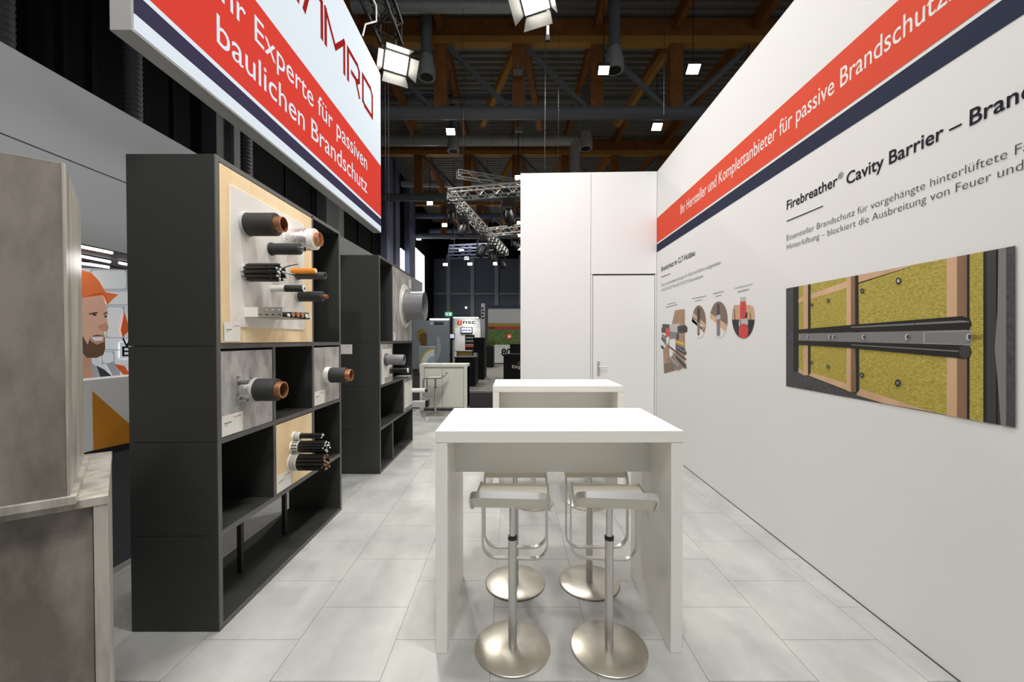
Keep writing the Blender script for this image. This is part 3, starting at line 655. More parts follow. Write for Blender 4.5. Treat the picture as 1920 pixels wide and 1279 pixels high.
def pipe(parent,xb,base,tip,half,prof_parts,flange=None):
    """base (px,py) on plane xb, tip px of end centre, half = px radius; parts [(material,f0,f1,rel_r,hollow)] along the length"""
    p=on_x(*base,xb); L=x_at(tip,p)-xb; r=half*depth(p)/F
    if flange: MB().lathe(p,(1,0,0),[(0,r*flange[1]),(flange[2],r*flange[1]),(flange[2]+.004,r*flange[1]*.97),(flange[2]+.004,r*.9)],28).build('collar',flange[0],parent)
    for nm,m,a,c,rr,hol in prof_parts:
        R=r*rr; l=L*(c-a)
        if hol: pr=[(0,R),(l-.003,R),(l,R*.985),(l,R*hol),(max(l-.12,0.002),R*hol)]
        else: pr=[(0,R),(l-.004,R),(l,R*.97)]
        MB().lathe(p+Vector((L*a,0,0)),(1,0,0),pr,28).build(nm,m,parent)
    return p,L,r
def bundle(parent,xb,base,tip,half,n,rc,core='cable_core',seed=1,spread=1.0):
    p=on_x(*base,xb); L=x_at(tip,p)-xb; R=half*depth(p)/F; rnd=random.Random(seed); k=0; pts=[(0,0)]
    ring=1
    while len(pts)<n:
        m_=6*ring
        for i in range(m_): pts.append((ring*2.02*rc*math.cos(6.2832*i/m_+.3*ring),ring*2.02*rc*math.sin(6.2832*i/m_+.3*ring)))
        ring+=1
    for (u,v) in pts[:n]:
        if math.hypot(u,v)>R: continue
        l=L*(1+rnd.uniform(-.10,.06))
        q=p+Vector((0,u,v)); e=q+Vector((l,u*(spread-1),v*(spread-1)))
        o=MB().tube(q,e,rc,10).build('cable','cable',parent)
        MB().tube(e,e+(e-q).normalized()*.006,rc*.62,8).build('cable_core',core,o)
    return p,L,R
tk=.014
# --- board 1: big white board in spruce
yA,yB=Ya+.030,Ya+2*W/3-.018
B1=board('big spruce board with white field carrying many pipes, top of the nearest rack',XF+.004,yA,yB,1.522,2.47,'spruce')
XB=XF+.004; XW=XB+.006
c0=on_x(429,345,XB); c1=on_x(570,600,XB)
MB().box((XB,c0.y,on_x(429,612,XB).z),(XW,c1.y,c0.z)).build('white_field','white_board',B1,.001)
card(B1,XW+.0005,yA+.01,yA+.01+.125,1.53,1.635)
pipe(B1,XW,(462,421),519,21.2,[('insulation','rubber',0,1,1,0),('copper_pipe','copper',.9,1.24,.68,.9)],('pale_grey',1.08,.012))
pipe(B1,XW,(543,449),593,20.2,[('foil_wrap','foil',0,.80,1,0),('wire_band','galva',.62,.66,1.02,0),('wire_band','galva',.72,.76,1.02,0),('insulation','white_plastic',.8,1,.97,0),('copper_pipe','copper',.95,1.16,.62,.9)],('white_plastic',1.12,.01))
pipe(B1,XW,(508,467),563,10.7,[('insulation','rubber',0,1,1,0),('inner_pipe','chrome',.95,1.16,.5,.8)],('rubber',1.12,.01))
pipe(B1,XW,(462,511),470,16.2,[('sleeve','dark_pvc',0,1,1,0)],('pale_grey',1.06,.012))
bundle(B1,XW,(462,511),527,15.5,19,.0105,seed=3)
p=on_x(462,511,XW); MB().lathe(p+Vector((.155,0,0)),(1,0,0),[(0,.047),(.006,.049),(.012,.047)],20).build('cable_tie','cable',B1)
b=MB(); q=p+Vector((.22,.0,.03)); b.path([q,q+Vector((.02,.02,.015)),q+Vector((.05,.05,.03))],.006,6); b.build('loose_wire','cable',B1); b=MB(); b.path([q+Vector((0,.01,-.03)),q+Vector((.03,.03,-.035)),q+Vector((.05,.05,-.055))],.005,6); b.build('loose_wire','cable',B1)
pipe(B1,XW,(548,508),592,5.0,[('conduit','orange',0,1,1,.8),('inner_core','white_plastic',.9,1.02,.75,0)])
pipe(B1,XW,(557,517),610,6.8,[('plastic_pipe','dark_pvc',0,1,1,.62)],('dark_pvc',1.15,.012))
pipe(B1,XW,(510,541),571,6.5,[('white_wrap','white_plastic',0,.44,.95,0),('insulation','rubber',.42,.98,1,0),('end_disc','cable_core',.97,1,.96,0),('bore','cable',.985,1.01,.35,0)])
pipe(B1,XW,(558,556),606,9.6,[('insulation','rubber',0,1,1,0),('copper_pipe','copper',.95,1.18,.38,.7)],('pale_grey',1.12,.012))
# perforated cable tray and cables
p=on_x(459,585,XW); Lx=x_at(529,p)-XW; h=.054; 
for k in range(2):
    tr=MB(); zc=p.z+(.027 if k==0 else -.0); 
b=MB(); zlo,zhi=p.z-.028,p.z+.028; n=6
for zz0,zz1 in ((zlo,zlo+.010),(zlo+.016,zhi-.018),(zhi-.012,zhi)): b.box((XW,p.y-.0015,zz0),(XW+Lx,p.y+.0015,zz1))
for k in range(n+1):
    xx=XW+Lx*k/n
    for zz0,zz1 in ((zlo+.010,zlo+.016),(zhi-.018,zhi-.012)): b.box((max(XW,xx-.007),p.y-.0015,zz0),(min(XW+Lx,xx+.009),p.y+.0015,zz1))
b.box((XW,p.y,zlo-.002),(XW+Lx,p.y+.30,zlo+.0)); b.build('cable_tray','galva',B1)
MB().box((XW,p.y-.003,zlo),(XW+Lx*.36,p.y-.0018,zhi)).build('tray_coating','white_board',B1)
MB().box((XW,p.y+.30,zlo-.002),(XW+Lx,p.y+.303,zhi-.01)).build('tray_side','galva',B1)
for k,(dy,rc,m) in enumerate(((.06,.012,'cable'),(.10,.017,'copper'),(.145,.018,'copper'),(.19,.018,'copper'),(.235,.016,'cable'),(.268,.012,'cable'))):
    q=Vector((XW,p.y+dy,zlo+rc+.001)); e=q+Vector((Lx*(1.0+.02*k),0,0))
    o=MB().tube(q,e,rc,12).build('cable','cable',B1); MB().tube(e,e+Vector((.008,0,0)),rc*.8,12).build('cable_core',m if m=='copper' else 'cable_core',o)
# --- board 2: concrete with clamped pipe
def cell(r_,c_,Y0,cols): return Y0+cols[c_]+.016,Y0+cols[c_+1]-.016,ROWS[r_]+.016,ROWS[r_+1]-.016
y0_,y1_,z0_,z1_=cell(2,0,Ya,c3); XB=XF-.004
B2=board('concrete board with a strapped copper pipe, left of the middle shelf row',XB,y0_+.012,y1_,z0_,z1_-.012,'concrete_board')
card(B2,XB+.0005,y0_+.018,y0_+.018+.165,z0_+.005,z0_+.115)
pp,L_,r_=pipe(B2,XB,(458,731),521,21,[('inner_pipe','galva',0,.42,.86,0),('clamp_band','foil',.05,.36,.94,0),('fibre_ring','pale_grey',.34,.42,1.1,0),('insulation','rubber',.40,1,1,0),('copper_pipe','copper',.94,1.18,.74,.86)])
for a in (.6,2.3,3.9,5.4):
    q=pp+Vector((.01,math.cos(a)*r_*1.15,math.sin(a)*r_*1.15))
    MB().box(q-Vector((.01,.011,.004)),q+Vector((.045,.011,.004))).box(q+Vector((-.009,-.012,-.012)),q+Vector((-.006,.012,.03))).lathe(q+Vector((-.006,0,.02)),(1,0,0),[(0,.008),(.007,.008),(.012,.003)],8).build('fixing_lug','chrome',B2)
# --- board 3: concrete, right end of the middle row
y0_,y1_,z0_,z1_=cell(2,2,Ya,c3)
B3=board('concrete board with a dark copper pipe, right end of the middle shelf row',XB,y0_,y1_-.014,z0_,z1_-.012,'concrete_board')
card(B3,XB+.0005,y0_+.008,y0_+.008+.165,z0_+.005,z0_+.115)
pipe(B3,XB,(612,703.5),650,14.2,[('insulation','rubber',.02,1,1,0),('copper_pipe','copper',.92,1.24,.78,.86)],('white_plastic',1.06,.035))
# --- board 4: spruce with three cable bundles
y0_,y1_,z0_,z1_=cell(1,1,Ya,c3)
B4=board('spruce board with three white-sleeved cable bundles, second row from the floor',XB,y0_,y1_,z0_,z1_-.004,'spruce')
card(B4,XB+.0005,y0_+.008,y0_+.008+.165,z0_+.005,z0_+.115)
for base,tipx_,hf_,n,rc,core,cuff in (((551,818.5),603,8.2,5,.0075,'cable_core',564),((549,837.5),611,11.2,24,.0085,'cable_core',563),((547,866.5),610,15.6,26,.0115,'copper',562)):
    pipe(B4,XB,base,cuff,hf_,[('sleeve','pale_grey',0,.93,1,.93),('sleeve_rim','white_plastic',.93,1,1.03,.93)],('white_plastic',1.1,.004))
    bundle(B4,XB,base,tipx_,hf_*.86,n,rc,core,seed=n)
# --- rack 2 boards
XB2=XF2-.002
B5=board('large concrete board with a wide grey pipe, top of the rear rack',XB2,Yc+.516,Yd-.03,1.522,2.475,'concrete_board')
card(B5,XB2+.0005,Yc+.53,Yc+.53+.11,1.53,1.63); card(B5,XB2+.0005,Yd-.2,Yd-.06,2.3,2.42)
pp,L_,r_=pipe(B5,XB2,(760,574),797,27,[('wide_pipe','grey_pvc',0,1,1,.96)],('galva',1.2,.03))
MB().lathe(pp,(1,0,0),[(0,r_*1.5),(.006,r_*1.5),(.008,r_*1.2)],30).build('mortar_ring','white_plastic',B5)
y0_,y1_,z0_,z1_=Yc+.030,Yc+.486,1.016,1.487
B6=board('small pale board with one grey and one thin black pipe, rear rack',XB2,y0_,y1_,z0_,z1_,'concrete_board')
MB().box((XB2,y0_+.06,z0_+.07),(XB2+.006,y1_-.04,z1_-.06)).build('white_field','white_board',B6)
card(B6,XB2+.0065,y0_+.02,y0_+.13,z0_+.005,z0_+.09)
pipe(B6,XB2+.006,(723,674.5),758,9.8,[('plastic_pipe','grey_pvc',0,1,1,.72)],('dark_pvc',1.2,.02))
pipe(B6,XB2+.006,(732,694.5),765,4.2,[('plastic_pipe','cable',0,1,1,0),('end_cap','white_plastic',.98,1.02,1.1,0)],('dark_pvc',1.5,.02))
y0_,y1_,z0_,z1_=Yc+1.016,Yd-.03,.523,.984
B7=board('white riveted board with white pipe and grey box duct, lower row of rear rack',XB2,y0_,y1_,z0_,z1_,'concrete_board')
MB().box((XB2,y0_+.05,z0_+.05),(XB2+.006,y1_-.02,z1_-.05)).build('white_field','white_board',B7)
for k in range(5):
    for zz_ in (z0_+.03,z1_-.03): MB().lathe((XB2,y0_+.05+k*.09,zz_),(1,0,0),[(0,.01),(.008,.008),(.01,0)],8).build('rivet','dark_pvc',B7)
pipe(B7,XB2+.006,(773,732),800,4.0,[('white_pipe','white_plastic',0,.9,1,0),('black_end','cable',.9,1.05,.8,0)])
p=on_x(774,757.5,XB2); Lx=x_at(799,p)-XB2
o=MB().box((XB2,p.y-.05,p.z-.045),(XB2+Lx,p.y+.05,p.z+.045)).build('box_duct','duct',B7,.002); MB().box((XB2+Lx,p.y-.06,p.z-.04),(XB2+Lx+.04,p.y+.06,p.z+.06)).build('duct_end','cable',B7)
p=on_z(763,705,1.015); tag(MB().box((p.x-.14,p.y-.06,1.0145),(p.x+.06,p.y+.06,1.0165)).build('paper_card','white_plastic'),'white card lying on the shelf of the rear rack','card')
# card on the side of rack 2
q=on_y(638,646,Yc); q2=on_y(660.5,664,Yc)
o=MB().box((q.x,Yc-.002,q2.z),(q2.x,Yc,q.z)).build('info_card','white_plastic',R2_)
lettering('FLAMRO',(q.x+.06,Yc-.0025,q.z-.03),(1,0,0),.06,.012,'red_print',o)
# ================================================================== BAR TABLES
def bar_table(label,x0_,x1_,y0_,y1_,H,rz=0):
    t=thing('bar_table',label,'table',((x0_+x1_)/2,(y0_+y1_)/2,0)); th=.058
    MB().box((x0_,y0_,H-th),(x1_,y1_,H)).build('tabletop','table_white',t,.002)
    MB().box((x0_,y0_+.001,0),(x0_+th,y1_-.001,H-th-.0015)).build('leg_panel','table_white',t,.002)
    MB().box((x1_-th,y0_+.001,0),(x1_,y1_-.001,H-th-.0015)).build('leg_panel','table_white',t,.002)
    ym=(y0_+y1_)/2; MB().box((x0_+th,ym-.018,H-th-.245),(x1_-th,ym+.018,H-th-.001)).build('apron','table_white',t,.001)
    t.rotation_euler=(0,0,rz); return t
HT=CH-.4445
a=on_z(817,1224,0); c=on_z(1280,1227,0); Yt=(a.y+c.y)/2
bar_table('white bar table in front, two near stools tucked beneath it',a.x,c.x,Yt,Yt+.655,HT,.004)
a2=on_z(924,724,HT); c2=on_z(1170,724,HT)
bar_table('white bar table standing behind the front one, before the door',a2.x,c2.x,a2.y,a2.y+.655,HT)
# ================================================================== BAR STOOLS
def smooth_prof():
    # side profile from back lip, along the seat, down to the foot rest: list of (y,z)
    P=[]
    for k in range(9):
        t=k/8; P.append((-.245+.035*t,.872-.045*t))
    def arc(cy,cz,r,a0,a1,n):
        return [(cy+r*math.cos(a0+(a1-a0)*k/n),cz+r*math.sin(a0+(a1-a0)*k/n)) for k in range(1,n+1)]
    def bez(a,b_,c_,d,n): return [tuple(((1-t)**3*a[i]+3*(1-t)**2*t*b_[i]+3*(1-t)*t*t*c_[i]+t**3*d[i]) for i in (0,1)) for t in [k/n for k in range(1,n+1)]]
    P=[(-.245,.860)]+bez((-.245,.860),(-.205,.845),(-.185,.763),(-.12,.763),10)
    P+= [(-.12+.28*k/8,.763-.006*k/8) for k in range(1,9)]
    P+= arc(.16,.707,.05,math.pi/2,0,8)
    P+= [(.21,.707-.372*k/10) for k in range(1,11)]
    S_=[0]
    for i in range(1,len(P)): S_.append(S_[-1]+math.dist(P[i],P[i-1]))
    return P,S_
PR,SS=smooth_prof()
def at_s(s):
    s=min(max(s,0),SS[-1]-1e-6); i=max(k for k in range(len(SS)) if SS[k]<=s); i=min(i,len(SS)-2)
    t=(s-SS[i])/(SS[i+1]-SS[i]); y=PR[i][0]+(PR[i+1][0]-PR[i][0])*t; z=PR[i][1]+(PR[i+1][1]-PR[i][1])*t
    ty,tz=PR[i+1][0]-PR[i][0],PR[i+1][1]-PR[i][1]
    if 0<i: 
        ty2,tz2=PR[i][0]-PR[i-1][0],PR[i][1]-PR[i-1][1]; l1=math.hypot(ty,tz); l2=math.hypot(ty2,tz2)
        ty,tz=ty/l1*(.5+t/2)+ty2/l2*(.5-t/2),tz/l1*(.5+t/2)+tz2/l2*(.5-t/2)
    l=math.hypot(ty,tz); return y,z,ty/l,tz/l
def frame_mesh(hw):
    ST=SS[-1]; r0_,r1_=.055,.075; loop=[]
    def arc(cx,cs,r,a0,a1,n=8): return [(cx+r*math.cos(a0+(a1-a0)*k/n),cs+r*math.sin(a0+(a1-a0)*k/n)) for k in range(n+1)]
    loop+=arc(hw-r0_,r0_,r0_,-math.pi/2,0)
    n=46; loop+=[(hw,r0_+(ST-r0_-r1_)*k/n) for k in range(1,n)]
    loop+=arc(hw-r1_,ST-r1_,r1_,0,math.pi/2)
    loop+=arc(-hw+r1_,ST-r1_,r1_,math.pi/2,math.pi)
    loop+=[(-hw,ST-r1_-(ST-r0_-r1_)*k/n) for k in range(1,n)]
    loop+=arc(-hw+r0_,r0_,r0_,math.pi,1.5*math.pi)
    b=MB(); N=len(loop); ring=[]
    for i in range(N):
        x,s=loop[i]; x1,s1=loop[(i+1)%N]; xm,sm=loop[i-1]; dx,ds=x1-xm,s1-sm; l=math.hypot(dx,ds); ox,os=ds/l,-dx/l
        y,z,ty,tz=at_s(s); nrm=Vector((0,-tz,ty)); inpl=Vector((ox,os*ty,os*tz)); c=Vector((x,y,z))
        ring.append([c+inpl*.0045+nrm*.014,c+inpl*.0045-nrm*.014,c-inpl*.0045-nrm*.014,c-inpl*.0045+nrm*.014])
    for r in ring: b.v+= [tuple(p) for p in r]
    for i in range(N):
        j=(i+1)%N
        for k in range(4):
            k2=(k+1)%4; b.f.append((i*4+k,j*4+k,j*4+k2,i*4+k2)); b.m.append(0); b.sm.append(True)
    return b
def make_stool(label,group):
    t=thing('bar_stool',label,'stool',(0,0,0),group); hw=.178
    MB().lathe((0,0,0),(0,0,1),[(0,.184),(.003,.188),(.008,.188),(.011,.184),(.0115,.03)],56).build('base_plate','steel_satin',t)
    MB().lathe((0,0,.0115),(0,0,1),[(0,.0215),(.535,.0215)],24).build('lower_column','steel',t)
    MB().lathe((0,0,.5465),(0,0,1),[(0,.0235),(.016,.0235),(.018,.0165)],24).build('collar','cable',t)
    MB().lathe((0,0,.56),(0,0,1),[(0,.0160),(.158,.0160),(.16,.024),(.186,.024)],24).build('upper_column','chrome',t)
    frame_mesh(hw).build('frame','steel',t)
    b=MB(); n=34; s0_,s1_=.004,SS[18]+.045; a=hw-.0048; prev=None
    for k in range(n+1):
        s=s0_+(s1_-s0_)*k/n; y,z,ty,tz=at_s(s); nr=Vector((0,-tz,ty)); c=Vector((0,y,z))
        wv=a if s>.055 else a-.055+math.sqrt(max(0,.055**2-(.055-s)**2))
        row=[c+Vector((-wv,0,0))+nr*.006,c+Vector((wv,0,0))+nr*.006,c+Vector((wv,0,0))-nr*.006,c+Vector((-wv,0,0))-nr*.006]
        b.v+=[tuple(p) for p in row]
        if k:
            q=(k-1)*4
            for m_ in range(4): m2=(m_+1)%4; b.f.append((q+m_,q+m2,q+4+m2,q+4+m_)); b.m.append(0); b.sm.append(True)
    b.f+=[(0,1,2,3),(n*4+3,n*4+2,n*4+1,n*4)]; b.m+=[0,0]; b.sm+=[False,False]; b.build('seat','seat_laminate',t)
    return t
st=make_stool('near left stool under the front white table, lip towards the camera','bar stools')
p=on_z(961,1214,0); st.location=p; st.rotation_euler=(0,0,-.06)
for px,py,rz,lb in ((1141.5,1215,-.09,'near right stool under the front white table, lip towards the camera'),(966,1092,math.pi,'left stool on the far side of the front table, behind the near left one'),(1105,1091.6,math.pi,'right stool on the far side of the front table, behind the near right one'),
                    (1000,943,.05,'left stool at the second table, its round base seen beyond the front stools'),(1101,943,-.03,'right stool at the second table, its round base seen beyond the front stools'),(816.5,777,-math.pi/2*-1,'lone stool seen side-on before the cream cabinet')):
    p=on_z(px,py,0)
    dup(st,p,rz,lb,'bar stools')
# ================================================================== CONCRETE-LOOK COUNTER AND TOWER, FRONT LEFT
HC=1.10
A=on_z(201,929,HC); Bc=on_z(209,846,HC); L0=on_z(0,962,HC)
e1=(Bc-A); l1=e1.length; e1.normalize(); e2=(L0-A).normalized(); 
cn=thing('counter','low concrete-look counter at the left picture edge','counter',(A.x,A.y,0))
def para(o,a0,a1,b0,b1,z0,z1):
    P=[o+e1*a0+e2*b0,o+e1*a1+e2*b0,o+e1*a1+e2*b1,o+e1*a0+e2*b1]; return MB().prism([(p.x,p.y) for p in P],z0,z1)
para(A,.012,l1-.002,.030,1.5,.03,HC-.024).build('body','concrete_dark',cn)
para(A,.0,l1,.0,.028,0,HC-.024).build('end_panel','concrete_edge',cn,.001)
para(A,-.002,l1,-.002,1.5,HC-.024,HC).build('worktop','concrete_edge',cn,.001)
para(A,.030,l1-.02,.05,1.5,0,.03).build('plinth','gap',cn)
Tn=on_z(131,924,HC+.03); Tf=on_z(158,853,HC+.03); l2=(Tf-Tn).length; zt_=on_plane(120,306,Tn,e1).z
tw=thing('display_tower','tall concrete-look box standing on the low counter','box',(Tn.x,Tn.y,HC))
e1s=e1; e1=(Tf-Tn).normalized()
para(Tn,-.012,l2+.01,-.012,1.2,HC,HC+.022).build('base_rim','concrete_edge',tw,.001)
zl=on_plane(1,284,Tn,e1.cross(Vector((0,0,1)))).z
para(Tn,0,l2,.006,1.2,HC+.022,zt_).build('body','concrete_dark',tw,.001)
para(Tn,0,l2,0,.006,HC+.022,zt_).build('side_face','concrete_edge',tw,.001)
e1=e1s
# ================================================================== NEIGHBOUR STAND: PARTITION, POSTER, LIGHTS
XN=-2.62
pt=thing('partition','low partition behind the rack, white top with an orange triangle','partition',(XN,3,0))
zt1=on_x(157,713,XN).z; zm1=on_x(157,848,XN).z
MB().box((XN-.10,1.2,0.04),(XN,8.2,zm1)).build('dark_base','charcoal',pt); MB().box((XN-.11,1.2,0),(XN+.004,8.2,.04)).build('skirting','aluminium',pt)
MB().box((XN-.12,1.2,zm1),(XN+.02,8.2,zt1)).build('white_band','far_white',pt,.002)
b=MB(); 
XT=XN+.021
t0=on_x(173,733,XT); t1=on_x(252,822,XT); t2=on_x(175,845,XT); b.face([t0,t2,on_x(252,828,XT),on_x(252,803,XT)]); b.build('orange_triangle','orange_panel',pt)
XPo=-6.0
def ppx(cx,cy,k): p=on_x(130+cx/2.908,440+cy/2.907,XPo+.003+.0006*k); return p
po=MB(); pm=['p_bg','p_brick','p_joint','p_hat','p_hat2','p_skin','p_skin2','p_beard','p_dark','p_teeth','p_shirt']; kk=[0]
def ps(m,pts): po.face([ppx(x,y,kk[0]) for x,y in pts],pm.index(m)); kk[0]+=1
ps('p_bg',[(-120,176),(420,195),(420,790),(-120,830)])
for x,y,w_,h_ in ((120,195,190,100),(205,395,90,165),(160,310,180,70),(170,565,200,60),(180,640,60,60),(-80,300,100,200)):
    ps('p_joint',[(x-6,y-6),(x+w_+6,y-4),(x+w_+6,y+h_+6),(x-6,y+h_+6)])
    ps('p_brick',[(x+10,y),(x+w_-10,y),(x+w_,y+12),(x+w_,y+h_-12),(x+w_-10,y+h_),(x+10,y+h_),(x,y+h_-12),(x,y+12)])
ps('p_skin2',[(-30,640),(60,600),(120,670),(140,790),(-40,810)])
ps('p_shirt',[(110,690),(150,720),(180,785),(140,792)]); ps('p_dark',[(148,714),(190,735),(240,778),(175,790)]); ps('p_shirt',[(200,705),(240,690),(275,740),(280,780),(240,778)])
ps('p_hat2',[(245,705),(300,715),(330,760),(300,772)])
ps('p_skin',[(-40,330),(60,345),(185,318),(196,372),(212,425),(204,450),(214,505),(206,530),(190,528),(192,570),(184,640),(150,668),(90,668),(40,640),(-40,600)])
ps('p_skin2',[(-40,420),(60,440),(75,560),(70,640),(-40,620)])
ps('p_beard',[(68,545),(100,600),(115,556),(150,545),(190,548),(194,570),(196,620),(186,655),(150,672),(95,672),(66,640)])
ps('p_skin2',[(108,560),(188,548),(190,585),(150,600),(118,582)]); ps('p_teeth',[(116,556),(186,560),(180,577),(140,580)])
ps('p_skin2',[(150,500),(170,520),(205,532),(215,508),(200,480)])
ps('p_beard',[(105,430),(150,420),(158,428),(110,438)]); ps('p_beard',[(185,430),(206,420),(208,428),(188,438)]); ps('p_dark',disc(138,437,11,6,8)); ps('p_dark',disc(198,446,8,6,8))
ps('p_hat',[(-40,190),(70,195),(120,208),(160,250),(190,300),(200,318),(140,322),(66,346),(-40,352)])
ps('p_hat2',[(66,346),(140,320),(205,316),(268,326),(240,350),(208,382),(186,330),(120,336)]); ps('p_hat',[(180,318),(268,326),(245,344),(212,372),(200,335)])
ps('p_hat2',[(300,420),(280,520),(290,560),(330,520)])
ps('p_brick',[(275,588),(420,580),(420,672),(275,676)])
pst=tag(po.build('lit_poster',pm),'lit poster of a smiling bearded worker in an orange hard hat','poster')
MB().box((XPo-.08,on_x(90,600,XPo).y,.0),(XPo,on_x(330,600,XPo).y,zb+.15)).build('poster_frame','aluminium',pst)
lx=ppx(287,617,30); lettering('Vi',(XPo+.025,lx.y,lx.z),(0,1,0),.18,.15,'ink',pst,.015); lx=ppx(287,663,30); lettering('Ei',(XPo+.025,lx.y,lx.z),(0,1,0),.16,.15,'ink',pst,.015)
cnp=MB().box((-5.98,-.5,zb+.16),(-4.4,12,zb+.22)).build('canopy','charcoal'); tag(cnp,'dark canopy with light strips above the lit poster','canopy')
for k,(px0,py0,px1,py1) in enumerate(((150,462,210,474),(150,480,206,491),(154,494,204,501),(224,493,250,498))):
    zq=zb+(.09 if k==2 else .13); a=on_z(px0,py0,zq); c=on_z(px1,py1,zq); t=thing('light_strip',['upper light strip under the neighbouring canopy','middle light strip under the neighbouring canopy','lowest light strip under the neighbouring canopy','right-hand light strip under the neighbouring canopy'][k],'light strip',a)
    MB().tube(a,c,.018,8).build('tube','tube_glow',t); MB().box((min(a.x,c.x)-.02,a.y,zq+.015),(max(a.x,c.x)+.02,c.y,zq+.03)).build('housing','charcoal',t)
# ================================================================== FAR STANDS
# cream cabinet
a=on_z(779,773,0); Yk=on_z(860,770,0).y; x0_=(787-PX)/F*Yk; x1_=(876-PX)/F*Yk; hk=CH-(683-637)/F*Yk
cb_=thing('cabinet','cream two-door cabinet beyond the rear rack','cabinet',((x0_+x1_)/2,Yk,0))
MB().box((x0_,Yk+.01,.04),(x1_,Yk+.45,hk-.06)).build('body','mullion',cb_,.002); MB().box((x0_-.01,Yk-.01,hk-.06),(x1_+.01,Yk+.46,hk)).build('top','cream',cb_,.002)
MB().box((x1_-.075,Yk-.008,.0),(x1_,Yk+.44,hk-.06)).build('side_post','cream',cb_,.002); MB().box((x0_,Yk-.008,.0),(x0_+.09,Yk+.44,hk-.06)).build('side_post','cream',cb_,.002)
xm=(829-PX)/F*Yk
for q0_,q1_ in ((x0_+.1,xm-.005),(xm+.005,x1_-.085)): dd=MB().box((q0_,Yk-.002,.07),(q1_,Yk+.012,hk-.10)).build('door','cream',cb_,.001)
MB().tube((xm+.05,Yk-.006,hk-.13),(xm+.05,Yk,hk-.13),.012,10).build('lock','steel',dd)
MB().box((x0_+.1,Yk+.03,0),(x1_-.08,Yk+.4,.05)).build('plinth','gap',cb_)
def slab(name,label,cat,px0,px1,pyb,pyt,m,dep=.6,zf=0,mats_extra=None,Y=None):
    Yg=Y or on_z((px0+px1)/2,pyb,zf).y; a=on_y(px0,pyt,Yg); c=on_y(px1,pyb,Yg)
    t=thing(name,label,cat,((a.x+c.x)/2,Yg,max(c.z,0) if Y else zf)); MB().box((a.x,Yg,c.z if Y else zf),(c.x,Yg+dep,a.z)).build('body',m,t,.004); return t,Yg,a,c
t,Yg,a,c=slab('black_counter','low black counter right behind the cream cabinet','counter',853,891,724,672,'dark_unit',1.2)
MB().box((a.x-.02,Yg-.02,a.z),(c.x+.02,Yg+1.2,a.z+.04)).build('top','dark_unit',t)
t,Yg,a,c=slab('black_cabinet','tall black cabinet with a small white sticker in the aisle','cabinet',888,908,712,633,'dark_unit',1.4)
p=on_y(891,666,Yg-.004); MB().box((p.x-.09,Yg-.006,p.z-.1),(p.x+.09,Yg,p.z+.1)).build('sticker','far_grey',t); MB().lathe((p.x,Yg-.007,p.z+.02),(0,-1,0),[(0,.05),(.004,.05)],10).build('badge','far_white',t)
t,Yg,a,c=slab('black_counter','black counter with planter top behind the tall black cabinet','counter',912,925,689,650,'dark_unit',1.4)
lf=MB(); rr=random.Random(5)
for k in range(60):
    q=Vector((rr.uniform(a.x,c.x),Yg+rr.uniform(0,1.2),a.z+.0)); e=q+Vector((rr.uniform(-.2,.2),rr.uniform(-.2,.2),rr.uniform(.2,.5))); lf.face([q,(q+e)/2+Vector((.05,0,0)),e,(q+e)/2-Vector((.05,0,0))])
lf.build('plants','green_leaf',t)
# black counter with white lettering
t,Yg,a,c=slab('black_counter','black counter with white lettering beside the back wall','counter',944,1010,711,664,'dark_unit',.7)
a2_=on_y(956,645,Yg); MB().box((a2_.x,Yg+.05,a.z+.02),(c.x,Yg+.6,a2_.z)).build('upper_box','dark_unit',t,.004); MB().box((a2_.x-.04,Yg,a.z),(c.x,Yg+.65,a.z+.02)).build('shelf_line','far_grey',t)
p=on_y(960,690.5,Yg-.004); lettering('Kingspan',(p.x,Yg-.005,p.z),(1,0,0),None,.13,'white_print',t,.02)
b=MB(); p=on_y(970,684,Yg); 
for k in range(3): b.face([(p.x+k*.08,Yg-.005,p.z),(p.x+k*.08+.03,Yg-.005,p.z),(p.x+k*.08+.09,Yg-.005,p.z+.13),(p.x+k*.08+.06,Yg-.005,p.z+.13)])
b.build('emblem','yellow_print',t)
# white counter with big 80
t,Yg,a,c=slab('white_counter','white counter with large black numerals in front of the meadow print','counter',924,990,683,649,'far_white',.8)
MB().box((a.x-.02,Yg-.02,a.z),(c.x,Yg+.8,a.z+.05)).build('top','far_white',t); MB().box((a.x,Yg-.01,0),(c.x,Yg+.02,.08)).build('plinth','gap',t)
p=on_y(940,667,Yg-.004); lettering('80',(p.x,Yg-.006,p.z),(1,0,0),None,.44,'ink',t,.03)
# meadow print wall
Ym=27.5
a=on_y(915,575,Ym); c=on_y(1010,650,Ym); t=thing('stand_wall','stand wall with red stripe and green meadow print','stand wall',(a.x,Ym,0))
MB().box((a.x,Ym,0),(c.x,Ym+.2,a.z)).build('body','far_grey',t); z=on_y(950,576,Ym).z
MB().box((a.x,Ym-.04,z-.06),(c.x,Ym+.25,z+.12)).build('navy_cap','navy_print',t)
for y0p,y1p,m,nm in ((579,606,'far_grey','white_field'),(612,617.5,'dark_red','red_band'),(618,650,'green_leaf','meadow_print'),(606,612,'olive','pale_strip')):
    MB().box((a.x,Ym-.02,on_y(950,y1p,Ym).z),(c.x,Ym,on_y(950,y0p,Ym).z)).build(nm,m,t)
p=on_y(916,615.6,Ym); MB().box((p.x,Ym-.024,p.z),(p.x+.45,Ym-.02,p.z+.06)).build('printed_line','ink',t)
p=on_y(955,631,Ym); MB().lathe((p.x,Ym-.02,p.z),(0,-1,0),[(0,.20),(.01,.20)],18).build('badge','red_print',t); MB().lathe((p.x,Ym-.03,p.z),(0,-1,0),[(0,.09),(.006,.09)],12).build('badge_centre','white_print',t)
